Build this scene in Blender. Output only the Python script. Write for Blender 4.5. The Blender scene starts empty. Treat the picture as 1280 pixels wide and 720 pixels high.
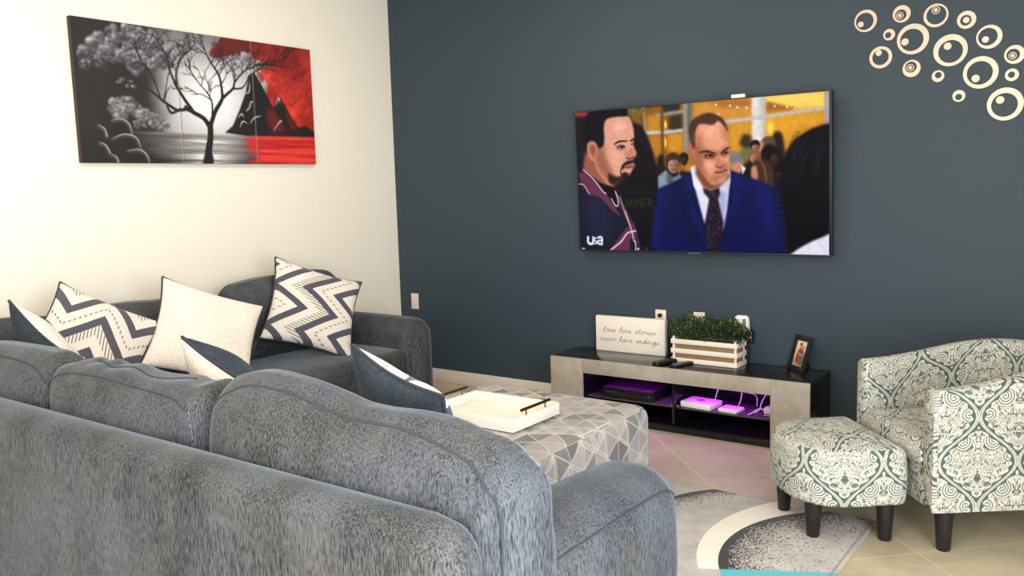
import bpy, bmesh, math, random
import numpy as np
from mathutils import Vector, Matrix

SC = bpy.context.scene
COL = SC.collection
PI = math.pi
rnd = random.Random(7)

# ------------------------------------------------------------------ camera
H = 1.45                      # camera height
D = 4.82                      # dark wall (y)
LX = -4.64                    # white wall (x)
F, YAW, PITCH, ROLL = 1067.183, -36.40401, 6.65110, -1.71540
cam_d = bpy.data.cameras.new('camera')
cam_d.sensor_fit = 'HORIZONTAL'
cam_d.sensor_width = 36.0
cam_d.lens = F / 1280.0 * 36.0
cam_d.clip_start = 0.02
cam = bpy.data.objects.new('camera', cam_d)
COL.objects.link(cam)
SC.camera = cam


def cam_axes():
    y, p, r = (math.radians(a) for a in (YAW, PITCH, ROLL))
    rt = Vector((math.cos(y), -math.sin(y), 0))
    fw = Vector((math.sin(y), math.cos(y), 0))
    up = Vector((0, 0, 1))
    fw2 = fw * math.cos(p) - up * math.sin(p)
    up2 = up * math.cos(p) + fw * math.sin(p)
    c, s = math.cos(r), math.sin(r)
    return rt * c + up2 * s, up2 * c - rt * s, fw2


_r, _u, _f = cam_axes()
M = Matrix((_r, _u, -_f)).transposed().to_4x4()
M.translation = Vector((0, 0, H))
cam.matrix_world = M

# ------------------------------------------------------------------ light, exposure
SC.view_settings.view_transform = 'Standard'
SC.view_settings.look = 'None'
SC.view_settings.gamma = 1.0
SC.view_settings.use_curve_mapping = False
SC.view_settings.exposure = 0.0

world = bpy.data.worlds.new('world')
SC.world = world
world.use_nodes = True
world.node_tree.nodes['Background'].inputs[0].default_value = (0.75, 0.85, 1.0, 1)
world.node_tree.nodes['Background'].inputs[1].default_value = 1.0


def area(name, loc, target, sx, sy, power, color, spread=180):
    l = bpy.data.lights.new(name, 'AREA')
    l.shape = 'RECTANGLE'
    l.size, l.size_y = sx, sy
    l.energy = power
    l.color = color
    l.spread = math.radians(spread)
    o = bpy.data.objects.new(name, l)
    COL.objects.link(o)
    o.location = loc
    o.rotation_euler = (Vector(target) - Vector(loc)).to_track_quat('-Z', 'Y').to_euler()
    return o


RX, FY, CZ = 0.95, -1.1, 3.0      # right wall, wall behind the camera, ceiling
# daylight through the glass door in the right wall
area('door_daylight', (RX - 0.03, 0.45, 1.1), (-4, 0.75, 0.7), 2.3, 2.0, 212, (0.88, 0.94, 1.0))
# warm fill added behind the camera to brighten the sofa back, no known window
area('rear_fill', (-1.1, FY + 0.03, 1.25), (-1.1, 3, 0.6), 1.8, 1.3, 58, (1.0, 0.87, 0.73))
# TV downlight in the ceiling, and unseen fills added to brighten wall and sofa
for nm, xy, pw in (('downlight_tv', (-2.9, 3.35), 23), ('wall_fill', (-3.5, 1.5), 8),
                   ('sofa_top_fill', (-0.9, 0.2), 36)):
    l = bpy.data.lights.new(nm, 'AREA')
    l.shape = 'DISK'
    l.size = 0.16
    l.energy = pw
    l.color = (1.0, 0.86, 0.68)
    o = bpy.data.objects.new(nm, l)
    COL.objects.link(o)
    o.location = (xy[0], xy[1], CZ - 0.02)


# ------------------------------------------------------------------ helpers: objects
def tag(o, label=None, cat=None, group=None, kind=None):
    if label:
        o['label'] = label
    if cat:
        o['category'] = cat
    if group:
        o['group'] = group
    if kind:
        o['kind'] = kind
    return o


def empty(name, loc, rz=0.0, label=None, cat=None, group=None):
    o = bpy.data.objects.new(name, None)
    o.empty_display_size = 0.1
    COL.objects.link(o)
    o.location = loc
    o.rotation_euler = (0, 0, rz)
    return tag(o, label, cat, group)


def box_uv(me):
    uv = me.uv_layers.new(name='UVMap')
    for p in me.polygons:
        n = p.normal
        ax = max(range(3), key=lambda i: abs(n[i]))
        for li in p.loop_indices:
            c = me.vertices[me.loops[li].vertex_index].co
            uv.data[li].uv = ((c.y, c.z) if ax == 0 else (c.x, c.z) if ax == 1 else (c.x, c.y))


def mesh_obj(name, verts, faces, mat, parent=None, smooth=True, angle=40, uvs=None, loc=None):
    me = bpy.data.meshes.new(name)
    me.from_pydata([tuple(v) for v in verts], [], faces)
    me.update()
    if uvs is not None:
        uv = me.uv_layers.new(name='UVMap')
        k = 0
        for fuv in uvs:
            for c in fuv:
                uv.data[k].uv = c
                k += 1
    else:
        box_uv(me)
    if mat:
        me.materials.append(mat)
    if smooth:
        me.polygons.foreach_set('use_smooth', [True] * len(me.polygons))
        me.set_sharp_from_angle(angle=math.radians(angle))
    o = bpy.data.objects.new(name, me)
    COL.objects.link(o)
    if parent:
        o.parent = parent
    if loc:
        o.location = loc
    return o


class MB:
    """collects shapes, built as one mesh"""

    def __init__(s):
        s.v, s.f = [], []

    def add(s, v, f):
        b = len(s.v)
        s.v += [tuple(x) for x in v]
        s.f += [tuple(i + b for i in q) for q in f]
        return s

    def rbox(s, lo, hi, r=0.004, seg=2, mat=None):
        bm = bmesh.new()
        bmesh.ops.create_cube(bm, size=1)
        lo, hi = Vector(lo), Vector(hi)
        d = hi - lo
        for v in bm.verts:
            v.co = Vector([(lo[i] + hi[i]) / 2 + v.co[i] * d[i] for i in range(3)])
        r = min(r, 0.49 * min(d))
        if r > 0:
            bmesh.ops.bevel(bm, geom=bm.edges[:], offset=r, segments=seg, profile=0.5, affect='EDGES')
        bm.verts.ensure_lookup_table()
        bmesh.ops.recalc_face_normals(bm, faces=bm.faces[:])
        vs = [(mat @ v.co) if mat else v.co.copy() for v in bm.verts]
        fs = [[v.index for v in f.verts] for f in bm.faces]
        bm.free()
        return s.add(vs, fs)

    def tube(s, pts, r, n=8, caps=True):
        pts = [Vector(p) for p in pts]
        rs = r if isinstance(r, (list, tuple)) else [r] * len(pts)
        V, Fc = [], []
        prev = None
        for i, p in enumerate(pts):
            t = (pts[min(i + 1, len(pts) - 1)] - pts[max(i - 1, 0)])
            if t.length < 1e-9:
                t = Vector((0, 0, 1))
            t.normalize()
            a = prev - t * prev.dot(t) if prev else t.orthogonal()
            if a.length < 1e-6:
                a = t.orthogonal()
            a.normalize()
            prev = a
            b = t.cross(a)
            for k in range(n):
                q = 2 * PI * k / n
                V.append(p + (a * math.cos(q) + b * math.sin(q)) * rs[i])
        for i in range(len(pts) - 1):
            for k in range(n):
                k2 = (k + 1) % n
                Fc.append((i * n + k, i * n + k2, (i + 1) * n + k2, (i + 1) * n + k))
        if caps:
            Fc.append(tuple(range(n))[::-1])
            Fc.append(tuple((len(pts) - 1) * n + k for k in range(n)))
        return s.add(V, Fc)

    def lathe(s, prof, n=24, c=(0, 0, 0), ax='z'):
        V, Fc = [], []
        for (r, z) in prof:
            for k in range(n):
                q = 2 * PI * k / n
                if ax == 'z':
                    V.append((c[0] + r * math.cos(q), c[1] + r * math.sin(q), c[2] + z))
                else:        # axis toward -y
                    V.append((c[0] + r * math.cos(q), c[1] - z, c[2] + r * math.sin(q)))
        for i in range(len(prof) - 1):
            for k in range(n):
                k2 = (k + 1) % n
                Fc.append((i * n + k, i * n + k2, (i + 1) * n + k2, (i + 1) * n + k))
        Fc.append(tuple(range(n))[::-1])
        Fc.append(tuple((len(prof) - 1) * n + k for k in range(n)))
        return s.add(V, Fc)

    def build(s, name, mat, parent=None, smooth=True, angle=40, loc=None):
        return mesh_obj(name, s.v, s.f, mat, parent, smooth, angle, None, loc)


def axis_pts(s, r, k, n):
    h = s / 2
    e = [-h + r - r * math.tan(math.radians(45 * (1 - i / k))) for i in range(k + 1)]
    mid = [(-h + r) + (2 * (h - r)) * i / n for i in range(1, n)]
    return e + mid + [-x for x in reversed(e)]


def soft_box(sx, sy, sz, r, puff=(0, 0, 0), n=(8, 8, 4), k=4, deform=None):
    """rounded, puffed box centred on the origin: (verts, faces)"""
    r = min(r, 0.499 * min(sx, sy, sz))
    ax = [axis_pts(s, r, k, m) for s, m in zip((sx, sy, sz), n)]
    half = (sx / 2, sy / 2, sz / 2)
    idx, V, Fc = {}, [], []

    def vert(i, j, l):
        key = (i, j, l)
        if key in idx:
            return idx[key]
        q = Vector((ax[0][i], ax[1][j], ax[2][l]))
        c = Vector([max(-half[a] + r, min(half[a] - r, q[a])) for a in range(3)])
        d = q - c
        p = c + d.normalized() * r if d.length > 1e-9 else q.copy()
        u = [p[a] / half[a] for a in range(3)]
        p = p.copy()
        for a in range(3):
            o1, o2 = u[(a + 1) % 3], u[(a + 2) % 3]
            p[a] += puff[a] * u[a] * max(0, 1 - o1 * o1) ** .8 * max(0, 1 - o2 * o2) ** .8
        if deform:
            p = deform(p, u)
        idx[key] = len(V)
        V.append(p)
        return idx[key]

    N = [len(a) - 1 for a in ax]
    for a in range(3):
        b, c = (a + 1) % 3, (a + 2) % 3
        for side in (0, N[a]):
            for i in range(N[b]):
                for j in range(N[c]):
                    q = []
                    for (di, dj) in ((0, 0), (1, 0), (1, 1), (0, 1)):
                        key = [0, 0, 0]
                        key[a], key[b], key[c] = side, i + di, j + dj
                        q.append(vert(*key))
                    Fc.append(tuple(q) if side else tuple(q[::-1]))
    return V, Fc


def soft(name, lo, hi, r, mat, parent=None, puff=(0, 0, 0), n=(8, 8, 4), deform=None, k=4):
    c = [(lo[i] + hi[i]) / 2 for i in range(3)]
    d = [hi[i] - lo[i] for i in range(3)]
    V, Fc = soft_box(d[0], d[1], d[2], r, puff, n, k, deform)
    return mesh_obj(name, V, Fc, mat, parent, angle=70, loc=c)


def catmull(pts, n=8, closed=False):
    pts = [np.array(p, float) for p in pts]
    out = []
    m = len(pts)
    rng = m if closed else m - 1
    for i in range(rng):
        if closed:
            p0, p1, p2, p3 = (pts[(i + j) % m] for j in (-1, 0, 1, 2))
        else:
            p1, p2 = pts[i], pts[i + 1]
            p0 = pts[i - 1] if i else 2 * p1 - p2
            p3 = pts[i + 2] if i + 2 < m else 2 * p2 - p1
        for k in range(n):
            t = k / n
            out.append(0.5 * (2 * p1 + (p2 - p0) * t + (2 * p0 - 5 * p1 + 4 * p2 - p3) * t * t
                              + (3 * p1 - p0 - 3 * p2 + p3) * t ** 3))
    if not closed:
        out.append(pts[-1])
    return out


# ------------------------------------------------------------------ helpers: node maths
def s2l(c):
    if isinstance(c, (int, float)):
        c = c / 255.0
        return c / 12.92 if c <= 0.04045 else ((c + 0.055) / 1.055) ** 2.4
    return tuple(s2l(x) for x in c)


class NT:
    def __init__(s, name, rough=0.5, **kw):
        s.m = bpy.data.materials.new(name)
        s.m.use_nodes = True
        s.t = s.m.node_tree
        s.b = s.t.nodes['Principled BSDF']
        s.b.inputs['Roughness'].default_value = rough
        for k, v in kw.items():
            s.b.inputs[k.replace('_', ' ')].default_value = v

    def node(s, typ, **kw):
        n = s.t.nodes.new(typ)
        for k, v in kw.items():
            setattr(n, k, v)
        return n

    def link(s, a, b):
        if isinstance(a, X):
            a = a.s
        if isinstance(a, bpy.types.NodeSocket):
            s.t.links.new(a, b)
        else:
            b.default_value = a

    def math(s, op, *args):
        n = s.node('ShaderNodeMath', operation=op)
        for i, a in enumerate(args):
            s.link(a, n.inputs[i])
        return X(s, n.outputs[0])

    def coords(s, kind='Object', scale=(1, 1, 1)):
        tc = s.node('ShaderNodeTexCoord')
        mp = s.node('ShaderNodeMapping')
        s.t.links.new(tc.outputs[kind], mp.inputs[0])
        mp.inputs['Scale'].default_value = scale
        return mp.outputs[0]

    def sep(s, v):
        n = s.node('ShaderNodeSeparateXYZ')
        s.link(v, n.inputs[0])
        return [X(s, o) for o in n.outputs]

    def comb(s, x, y, z=0.0):
        n = s.node('ShaderNodeCombineXYZ')
        for a, i in zip((x, y, z), n.inputs):
            s.link(a, i)
        return n.outputs[0]

    def noise(s, v, scale, detail=3, rough=0.55, dist=0):
        n = s.node('ShaderNodeTexNoise')
        s.link(v, n.inputs['Vector'])
        n.inputs['Scale'].default_value = scale
        n.inputs['Detail'].default_value = detail
        n.inputs['Roughness'].default_value = rough
        n.inputs['Distortion'].default_value = dist
        return X(s, n.outputs['Fac'])

    def white(s, v):
        n = s.node('ShaderNodeTexWhiteNoise', noise_dimensions='3D')
        s.link(v, n.inputs['Vector'])
        return X(s, n.outputs['Value'])

    def ramp(s, fac, stops, const=False):
        n = s.node('ShaderNodeValToRGB')
        s.link(fac, n.inputs[0])
        cr = n.color_ramp
        cr.interpolation = 'CONSTANT' if const else 'LINEAR'
        while len(cr.elements) < len(stops):
            cr.elements.new(0.5)
        for e, (p, c) in zip(cr.elements, stops):
            e.position = p
            e.color = tuple(c) + (1,)
        return n.outputs[0]

    def mix(s, fac, a, b):
        n = s.node('ShaderNodeMix', data_type='RGBA')
        s.link(fac, n.inputs['Factor'])
        for v, i in ((a, n.inputs[6]), (b, n.inputs[7])):
            if isinstance(v, tuple):
                v = tuple(v) + (1,) if len(v) == 3 else v
            s.link(v, i)
        return n.outputs[2]

    def color(s, c):
        if isinstance(c, tuple):
            c = tuple(c) + (1,)
        s.link(c, s.b.inputs['Base Color'])
        return s

    def bump(s, h, strength=0.3, dist=0.002):
        n = s.node('ShaderNodeBump')
        n.inputs['Strength'].default_value = strength
        n.inputs['Distance'].default_value = dist
        s.link(h, n.inputs['Height'])
        s.t.links.new(n.outputs[0], s.b.inputs['Normal'])
        return s


class X:
    """a float socket with operators"""

    def __init__(s, nt, sock):
        s.n, s.s = nt, sock

    def _o(s, op, *a):
        return s.n.math(op, s, *a)

    def __add__(s, o): return s._o('ADD', o)
    __radd__ = __add__
    def __sub__(s, o): return s._o('SUBTRACT', o)
    def __rsub__(s, o): return s.n.math('SUBTRACT', o, s)
    def __mul__(s, o): return s._o('MULTIPLY', o)
    __rmul__ = __mul__
    def __truediv__(s, o): return s._o('DIVIDE', o)
    def __lt__(s, o): return s._o('LESS_THAN', o)
    def __gt__(s, o): return s._o('GREATER_THAN', o)
    def abs(s): return s._o('ABSOLUTE')
    def sin(s): return s._o('SINE')
    def cos(s): return s._o('COSINE')
    def floor(s): return s._o('FLOOR')
    def fract(s): return s._o('FRACT')
    def sqrt(s): return s._o('SQRT')
    def min(s, o): return s._o('MINIMUM', o)
    def max(s, o): return s._o('MAXIMUM', o)
    def pow(s, o): return s._o('POWER', o)
    def tri(s): return (s.fract() - 0.5).abs() * 2.0      # 1 at integers, 0 at halves
    def atan2(s, o): return s._o('ARCTAN2', o)
    def smooth(s, a, b):
        n = s.n.node('ShaderNodeMapRange', interpolation_type='SMOOTHSTEP')
        s.n.link(s, n.inputs[0])
        n.inputs[1].default_value, n.inputs[2].default_value = a, b
        return X(s.n, n.outputs[0])


def plain(name, rgb, rough=0.5, metal=0.0, noise=0.06, scale=60, bump=0.0, **kw):
    t = NT(name, rough, Metallic=metal, **kw)
    c = s2l(rgb)
    f = t.noise(t.coords(), scale)
    t.color(t.mix(f, tuple(x * (1 - noise) for x in c), tuple(min(1, x * (1 + noise)) for x in c)))
    if bump:
        t.bump(f, bump)
    return t.m


# ------------------------------------------------------------------ materials
def m_white_wall():
    t = NT('white wall paint', 0.75)
    n = t.noise(t.coords(), 140, 4)
    t.color(t.mix(n, s2l((238, 232, 219)), s2l((244, 238, 225))))
    return t.bump(n, 0.08, 0.001).m


def m_dark_wall():
    t = NT('slate blue wall paint', 0.62)
    n = t.noise(t.coords(), 150, 4)
    t.color(t.mix(n, s2l((43, 58, 70)), s2l((47, 62, 74))))
    return t.bump(n, 0.1, 0.001).m


def m_floor():
    t = NT('beige floor tile', 0.42)
    v = t.coords()
    x, y, z = t.sep(v)
    T = 0.4865
    r2 = math.sqrt(0.5)
    u = ((x + y) * r2 - 1.5105) / T
    w = ((y - x) * r2 - 3.870) / T
    g = 0.0125
    line = ((u.tri() > 1 - g) + (w.tri() > 1 - g)).min(1.0)
    cell = t.white(t.comb(u.floor(), w.floor(), 0.0))
    n1 = t.noise(v, 3.5, 5, 0.6, 0.4)
    n2 = t.noise(v, 22, 4)
    base = t.ramp(n1 * 0.75 + n2 * 0.25, [(0.3, s2l((158, 146, 122))), (0.5, s2l((178, 167, 143))), (0.7, s2l((193, 182, 158)))])
    base = t.mix(cell * 0.25, base, s2l((196, 184, 158)))
    t.color(t.mix(line, base, s2l((214, 192, 150))))
    t.link(line * 0.3 + n2 * 0.15 + 0.3, t.b.inputs['Roughness'])
    return t.bump(1.0 - line, 0.25, 0.002).m


def m_chenille(name, dark, light, scale=1.0, sheen=0.35):
    t = NT(name, 0.85, Sheen_Weight=sheen, Sheen_Roughness=0.3)
    t.b.inputs['Specular IOR Level'].default_value = 0.12
    t.b.inputs['Sheen Tint'].default_value = (0.75, 0.87, 1.0, 1)
    v1 = t.coords('Object', (1.0, 1.0, 0.10))
    a = t.noise(v1, 360 * scale, 2, 0.6)
    v2 = t.coords('Object', (1.0, 1.0, 0.30))
    b = t.noise(v2, 170 * scale, 3, 0.7, 0.4)
    c = t.noise(t.coords('Object', (1, 1, 0.6)), 6, 3)
    f = (a * 0.62 + b * 0.30 + c * 0.24).smooth(0.40, 0.74)
    hue = t.noise(t.coords(), 3.2, 2).smooth(0.40, 0.62)
    warm = tuple(x * m for x, m in zip(s2l(light), (1.06, 0.99, 0.88)))
    t.color(t.mix(f, s2l(dark), t.mix(hue, warm, s2l(light))))
    return t.bump(a * 0.6 + b * 0.6, 0.35, 0.004).m


def m_cotton(name, lo, hi):
    t = NT(name, 0.9, Sheen_Weight=0.2)
    v = t.coords('UV', (1, 4.5, 1))
    a = t.noise(v, 28, 4, 0.6, 0.3)
    b = t.noise(t.coords('UV'), 260, 2)
    t.color(t.mix((a * 0.8 + b * 0.2).smooth(0.35, 0.65), s2l(lo), s2l(hi)))
    return t.bump(a * 0.7 + b * 0.4, 0.4, 0.003).m


def m_chevron(name, rot=False, phase=0.0, per=0.46, amp=0.20, stripe=0.30):
    """zigzag stripes over a pillow's unit UV"""
    t = NT(name, 0.9, Sheen_Weight=0.15)
    u, v, _ = t.sep(t.coords('UV'))
    if rot:
        u, v = v, u
    z = (v / per + 0.18).tri() * amp
    q = (u - z + phase) / (2 * stripe)          # two bands per repeat
    f = q.fract()
    e = t.noise(t.coords('UV'), 60, 2)
    f = f + (e - 0.5) * 0.02
    band1 = (f > 0.03) * (f < 0.19)
    band2 = (f > 0.53) * (f < 0.69)
    hatchz = (f > 0.37) * (f < 0.525)
    dashz = (f > 0.30) * (f < 0.335) * 0.0 + (f > 0.82) * (f < 0.86)
    hat = ((v * 34.0 + u * 8.0).fract() < 0.38)
    dsh = ((v * 30.0).fract() < 0.5)
    navy = (band1 + band2).min(1.0)
    ink = (hatchz * hat * 0.85 + dashz * dsh * 0.8).min(1.0)
    weave = t.noise(t.coords('UV'), 240, 2)
    base = t.mix(weave, s2l((205, 196, 188)), s2l((232, 225, 218)))
    nv = t.mix(weave.smooth(0.35, 0.65), s2l((52, 53, 66)), s2l((88, 89, 104)))
    c = t.mix(ink, base, s2l((92, 84, 80)))
    t.color(t.mix(navy, c, nv))
    return t.bump(weave, 0.3, 0.002).m


def m_triangles():
    """printed triangles on the cocktail ottoman"""
    t = NT('triangle print fabric', 0.85, Sheen_Weight=0.1)
    u, v, _ = t.sep(t.coords('UV'))
    w, h = 0.19, 0.12
    a = u / w + v / h
    b = u / w - v / h
    c = u / w * 2.0
    ca, cb, cc = a.floor(), b.floor(), c.floor()
    rv = t.white(t.comb(ca * 1.0, cb * 1.0, cc * 1.0))
    col = t.ramp(rv, [(0.0, s2l((146, 141, 138))), (0.26, s2l((130, 132, 142))), (0.42, s2l((154, 147, 141))),
                      (0.52, s2l((92, 92, 98))), (0.68, s2l((58, 60, 68))), (0.86, s2l((136, 131, 126)))], True)
    n = t.noise(t.coords('UV'), 120, 3)
    n2 = t.noise(t.coords('UV', (1, 0.12, 1)), 200, 2)
    col = t.mix(n * 0.22 + n2 * 0.22, col, s2l((180, 174, 168)))
    ln = ((a.tri() > 0.935) + (b.tri() > 0.935) + (c.tri() > 0.94)).min(1.0)
    r2 = t.white(t.comb(ca * 1.0 + 7.3, cb * 1.0, cc * 1.0 + 3.1))
    inner = (((a.tri() > 0.74) * (a.tri() < 0.82)) + ((b.tri() > 0.74) * (b.tri() < 0.82))
             + ((c.tri() > 0.66) * (c.tri() < 0.76))).min(1.0) * (r2 > 0.62)
    inner = inner * 0.8
    col = t.mix(inner, col, s2l((204, 198, 192)))
    t.color(t.mix(ln * 0.8, col, s2l((186, 180, 172))))
    return t.bump(n, 0.2, 0.002).m


def m_paisley():
    """mirrored scrollwork with ogee bands"""
    t = NT('paisley damask fabric', 0.8, Sheen_Weight=0.1)
    u, v, _ = t.sep(t.coords('UV'))
    W, Hh = 0.155, 0.36
    row = (v / (Hh)).floor()
    mu = (u / (2 * W)).tri() * W                 # 0..W mirrored
    mv = (v / Hh).fract() * Hh
    m = t.comb(mu, mv, 0.0)
    wob = t.noise(m, 22, 2) - 0.5
    # ogee bands
    xc = ((v / Hh * 2 * PI).cos() * 0.47 + 0.5) * W
    d = (mu - xc).abs() + wob * 0.006
    scal = ((v * 210.0).sin() * 0.0050)
    dark_band = (d > 0.0075) * (d < (scal + 0.0210))
    mid_line = (d < 0.0012) + (d > 0.0045) * (d < 0.0055)
    # scroll rings around centres
    def rings(cx, cy, R, k, turn=1.0):
        dx, dy = mu - cx, mv - cy
        r = (dx * dx + dy * dy).sqrt()
        th = dy.atan2(dx)
        s = (r * (2 * PI / k) + th * turn + wob * 2.0).sin() > 0.25
        return (r < R), s
    ins1, s1 = rings(0.060, 0.085, 0.040, 0.0105)
    ins2, s2 = rings(0.098, 0.255, 0.042, 0.0105, -1.0)
    ins3, s3 = rings(0.040, 0.190, 0.030, 0.0105)
    ins4, s4 = rings(0.120, 0.020, 0.030, 0.011, 1.0)
    # organic fill
    n1 = t.noise(m, 34, 2, 0.5, 0.7)
    n2 = t.noise(m, 52, 1, 0.5, 1.1)
    fil = (n1 * 56.0).sin() > 0.36
    blot = (n2 > 0.615)
    inside = (ins1 + ins2 + ins3 + ins4).min(1.0)
    swirl = (ins1 * s1 + ins2 * (1.0 - ins1) * s2 + ins3 * (1.0 - ins1) * (1.0 - ins2) * s3
             + ins4 * (1.0 - ins1) * (1.0 - ins2) * s4).min(1.0)
    near = (d < 0.026)
    ink = (swirl * inside + (1.0 - inside) * (fil * 0.85 + blot).min(1.0)) * (1.0 - near) + mid_line * near
    ink = (ink + dark_band).min(1.0)
    # small dark diamonds on the axis
    dia = ((mu * 1.0 + (mv - 0.135).abs()) < 0.014) + ((mu + (mv - 0.30).abs() * 0.6) < 0.014)
    dia = dia.min(1.0) - ((mu + (mv - 0.135).abs()) < 0.006)
    ink = (ink + dia.max(0.0)).min(1.0)
    weave = t.noise(t.coords('UV'), 300, 2)
    base = t.mix(weave, s2l((186, 183, 171)), s2l((208, 206, 196)))
    green = t.mix((blot + dark_band).min(1.0), s2l((70, 80, 76)), s2l((24, 66, 64)))
    t.color(t.mix(ink * 0.92, base, green))
    return t.bump(ink, 0.12, 0.001).m


def m_concrete():
    t = NT('concrete look board', 0.6)
    v = t.coords()
    a = t.noise(v, 6, 5, 0.6, 0.5)
    b = t.noise(v, 40, 4)
    t.color(t.ramp(a * 0.7 + b * 0.3, [(0.3, s2l((140, 131, 119))), (0.52, s2l((160, 151, 138))), (0.72, s2l((176, 167, 153)))]))
    return t.bump(b, 0.1, 0.001).m


def m_rug():
    t = NT('rug pile', 0.95, Sheen_Weight=0.15)
    v = t.coords()
    x, y, z = t.sep(v)
    n = t.noise(v, 7, 4, 0.6)
    fine = t.noise(v, 420, 2)
    grey = t.ramp(n, [(0.3, s2l((158, 151, 148))), (0.55, s2l((182, 175, 171))), (0.75, s2l((194, 188, 182)))])

    def circ(cx, cy):
        dx, dy = x - cx, y - cy
        return (dx * dx + dy * dy).sqrt()
    ro, ri, r2 = circ(-0.65, 3.265), circ(-0.693, 3.20), circ(-1.25, 3.35)
    spk = t.white(t.comb((x * 210.0).floor(), (y * 210.0).floor(), 1.0))
    # speckle dense at the arc and thinning inwards
    edge = (0.600 - ri)
    side0 = (y - 2.899) - (x + 1.222) * 0.534
    dens = ((edge * -1.0 / 0.090)._o('EXPONENT')) * 1.35 * (n * 0.9 + 0.5)
    s1 = ((ri < 0.600) * (spk < dens) + (ri < 0.600) * (ri > 0.590) * (side0 > 0.0)).min(1.0)
    edge2 = (0.462 - r2)
    dens2 = ((edge2 * -1.0 / 0.040)._o('EXPONENT')) * 1.9
    s2 = (r2 < 0.462) * (spk < dens2 * y.smooth(3.36, 3.52)) * (ro > 0.746)
    col = t.mix((s1 + s2).min(1.0), grey, s2l((24, 22, 26)))
    # the slanted line below which the colours change
    side = (y - 2.899) - (x + 1.222) * 0.534
    below = (side < 0.0)
    band = (ro < 0.746) * (ri > 0.600)
    teal = t.mix(fine, s2l((40, 150, 165)), s2l((86, 190, 200)))
    col = t.mix(below * (ri < 0.600) * (side > -0.28), col, teal)
    col = t.mix(band * (1.0 - below), col, s2l((232, 222, 210)))
    rim = (x > -0.862) * (x < -0.852)
    col = t.mix(rim * 0.6, col, s2l((110, 106, 104)))
    t.color(col)
    return t.bump(fine, 0.5, 0.004).m


def vcol_mat(name, emit=0.0, rough=0.6):
    t = NT(name, rough)
    a = t.node('ShaderNodeVertexColor', layer_name='Col')
    if emit:
        t.color((0.004, 0.004, 0.005))
        t.b.inputs['Specular IOR Level'].default_value = 0.06
        t.link(a.outputs[0], t.b.inputs['Emission Color'])
        t.b.inputs['Emission Strength'].default_value = emit
    else:
        t.color(a.outputs[0])
    return t.m


MAT = {
    'wall': m_white_wall(), 'dark_wall': m_dark_wall(), 'floor': m_floor(),
    'ceiling': plain('ceiling paint', (240, 238, 232), 0.8),
    'trim': plain('white trim paint', (222, 214, 204), 0.45),
    'sofa': m_chenille('blue grey chenille', (17, 19, 23), (91, 95, 102), 1.0, 0.36),
    'navy': m_chenille('navy pillow back', (26, 33, 42), (66, 78, 93), 1.2, 0.1),
    'piping': plain('dark piping', (46, 48, 58), 0.8),
    'seam': plain('sofa seam cord', (50, 55, 62), 0.85),
    'stitch': plain('pale stitch thread', (104, 112, 120), 0.8),
    'cotton': m_cotton('white slub cotton', (212, 200, 190), (240, 232, 224)),
    'oatmeal': m_cotton('oatmeal slub cotton', (206, 192, 176), (236, 226, 212)),
    'chevron': m_chevron('chevron print', False, 0.06, 0.50, 0.34, 0.35),
    'chevron_level': m_chevron('level chevron print', True, 0.16, 0.60, 0.36, 0.37),
    'chevron_soft': m_chevron('shallow zigzag print', True, -0.12, 0.5, 0.12, 0.30),
    'triangles': m_triangles(), 'paisley': m_paisley(), 'concrete': m_concrete(), 'rug': m_rug(),
    'black_wood': plain('black ebony veneer', (26, 25, 26), 0.2, 0, 0.25, 30),
    'black_gloss': plain('black gloss board', (12, 11, 14), 0.25),
    'black_plastic': plain('black plastic', (20, 20, 22), 0.4),
    'black_leg': plain('black stained wood', (22, 21, 21), 0.45),
    'white_plastic': plain('white plastic', (232, 228, 222), 0.4),
    'ivory_plate': plain('ivory wall plate', (226, 214, 200), 0.4),
    'sign': plain('cream painted wood sign', (232, 222, 210), 0.6, 0, 0.02),
    'ink': plain('charcoal ink', (84, 78, 74), 0.7),
    'white_slat': plain('whitewashed slat', (226, 218, 206), 0.75, 0, 0.1, 90, 0.2),
    'burlap': plain('burlap liner', (150, 118, 84), 0.95, 0, 0.35, 300, 0.5),
    'leaf': plain('boxwood leaf', (42, 58, 30), 0.5, 0, 0.5, 14),
    'leaf_light': plain('young boxwood leaf', (92, 106, 48), 0.5, 0, 0.3, 14),
    'tray': plain('white wood tray', (240, 232, 222), 0.35, 0, 0.03, 8),
    'brass': plain('brass', (176, 142, 72), 0.25, 1.0),
    'bronze': plain('dark brass grip', (120, 98, 54), 0.3, 1.0),
    'mirror': plain('acrylic mirror painted reflection', (218, 198, 178), 0.32, 0.25, 0.02),  # cream base colour stands in for the room that the mirror reflects
    'steel': plain('chrome stud', (210, 210, 212), 0.2, 1.0),
    'canvas_edge': plain('dark canvas edge', (58, 52, 46), 0.8),
    'cable': plain('white cable', (222, 218, 218), 0.5),
}


def m_glass():
    t = NT('tinted glass shelf', 0.03)
    t.color((0.35, 0.33, 0.37))
    t.b.inputs['Transmission Weight'].default_value = 0.85
    t.b.inputs['IOR'].default_value = 1.25
    return t.m


MAT['glass'] = m_glass()


def m_emit(name, rgb, strength):
    t = NT(name, 0.5)
    t.color(tuple(rgb))
    t.b.inputs['Emission Color'].default_value = tuple(rgb) + (1,)
    t.b.inputs['Emission Strength'].default_value = strength
    return t.m


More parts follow.
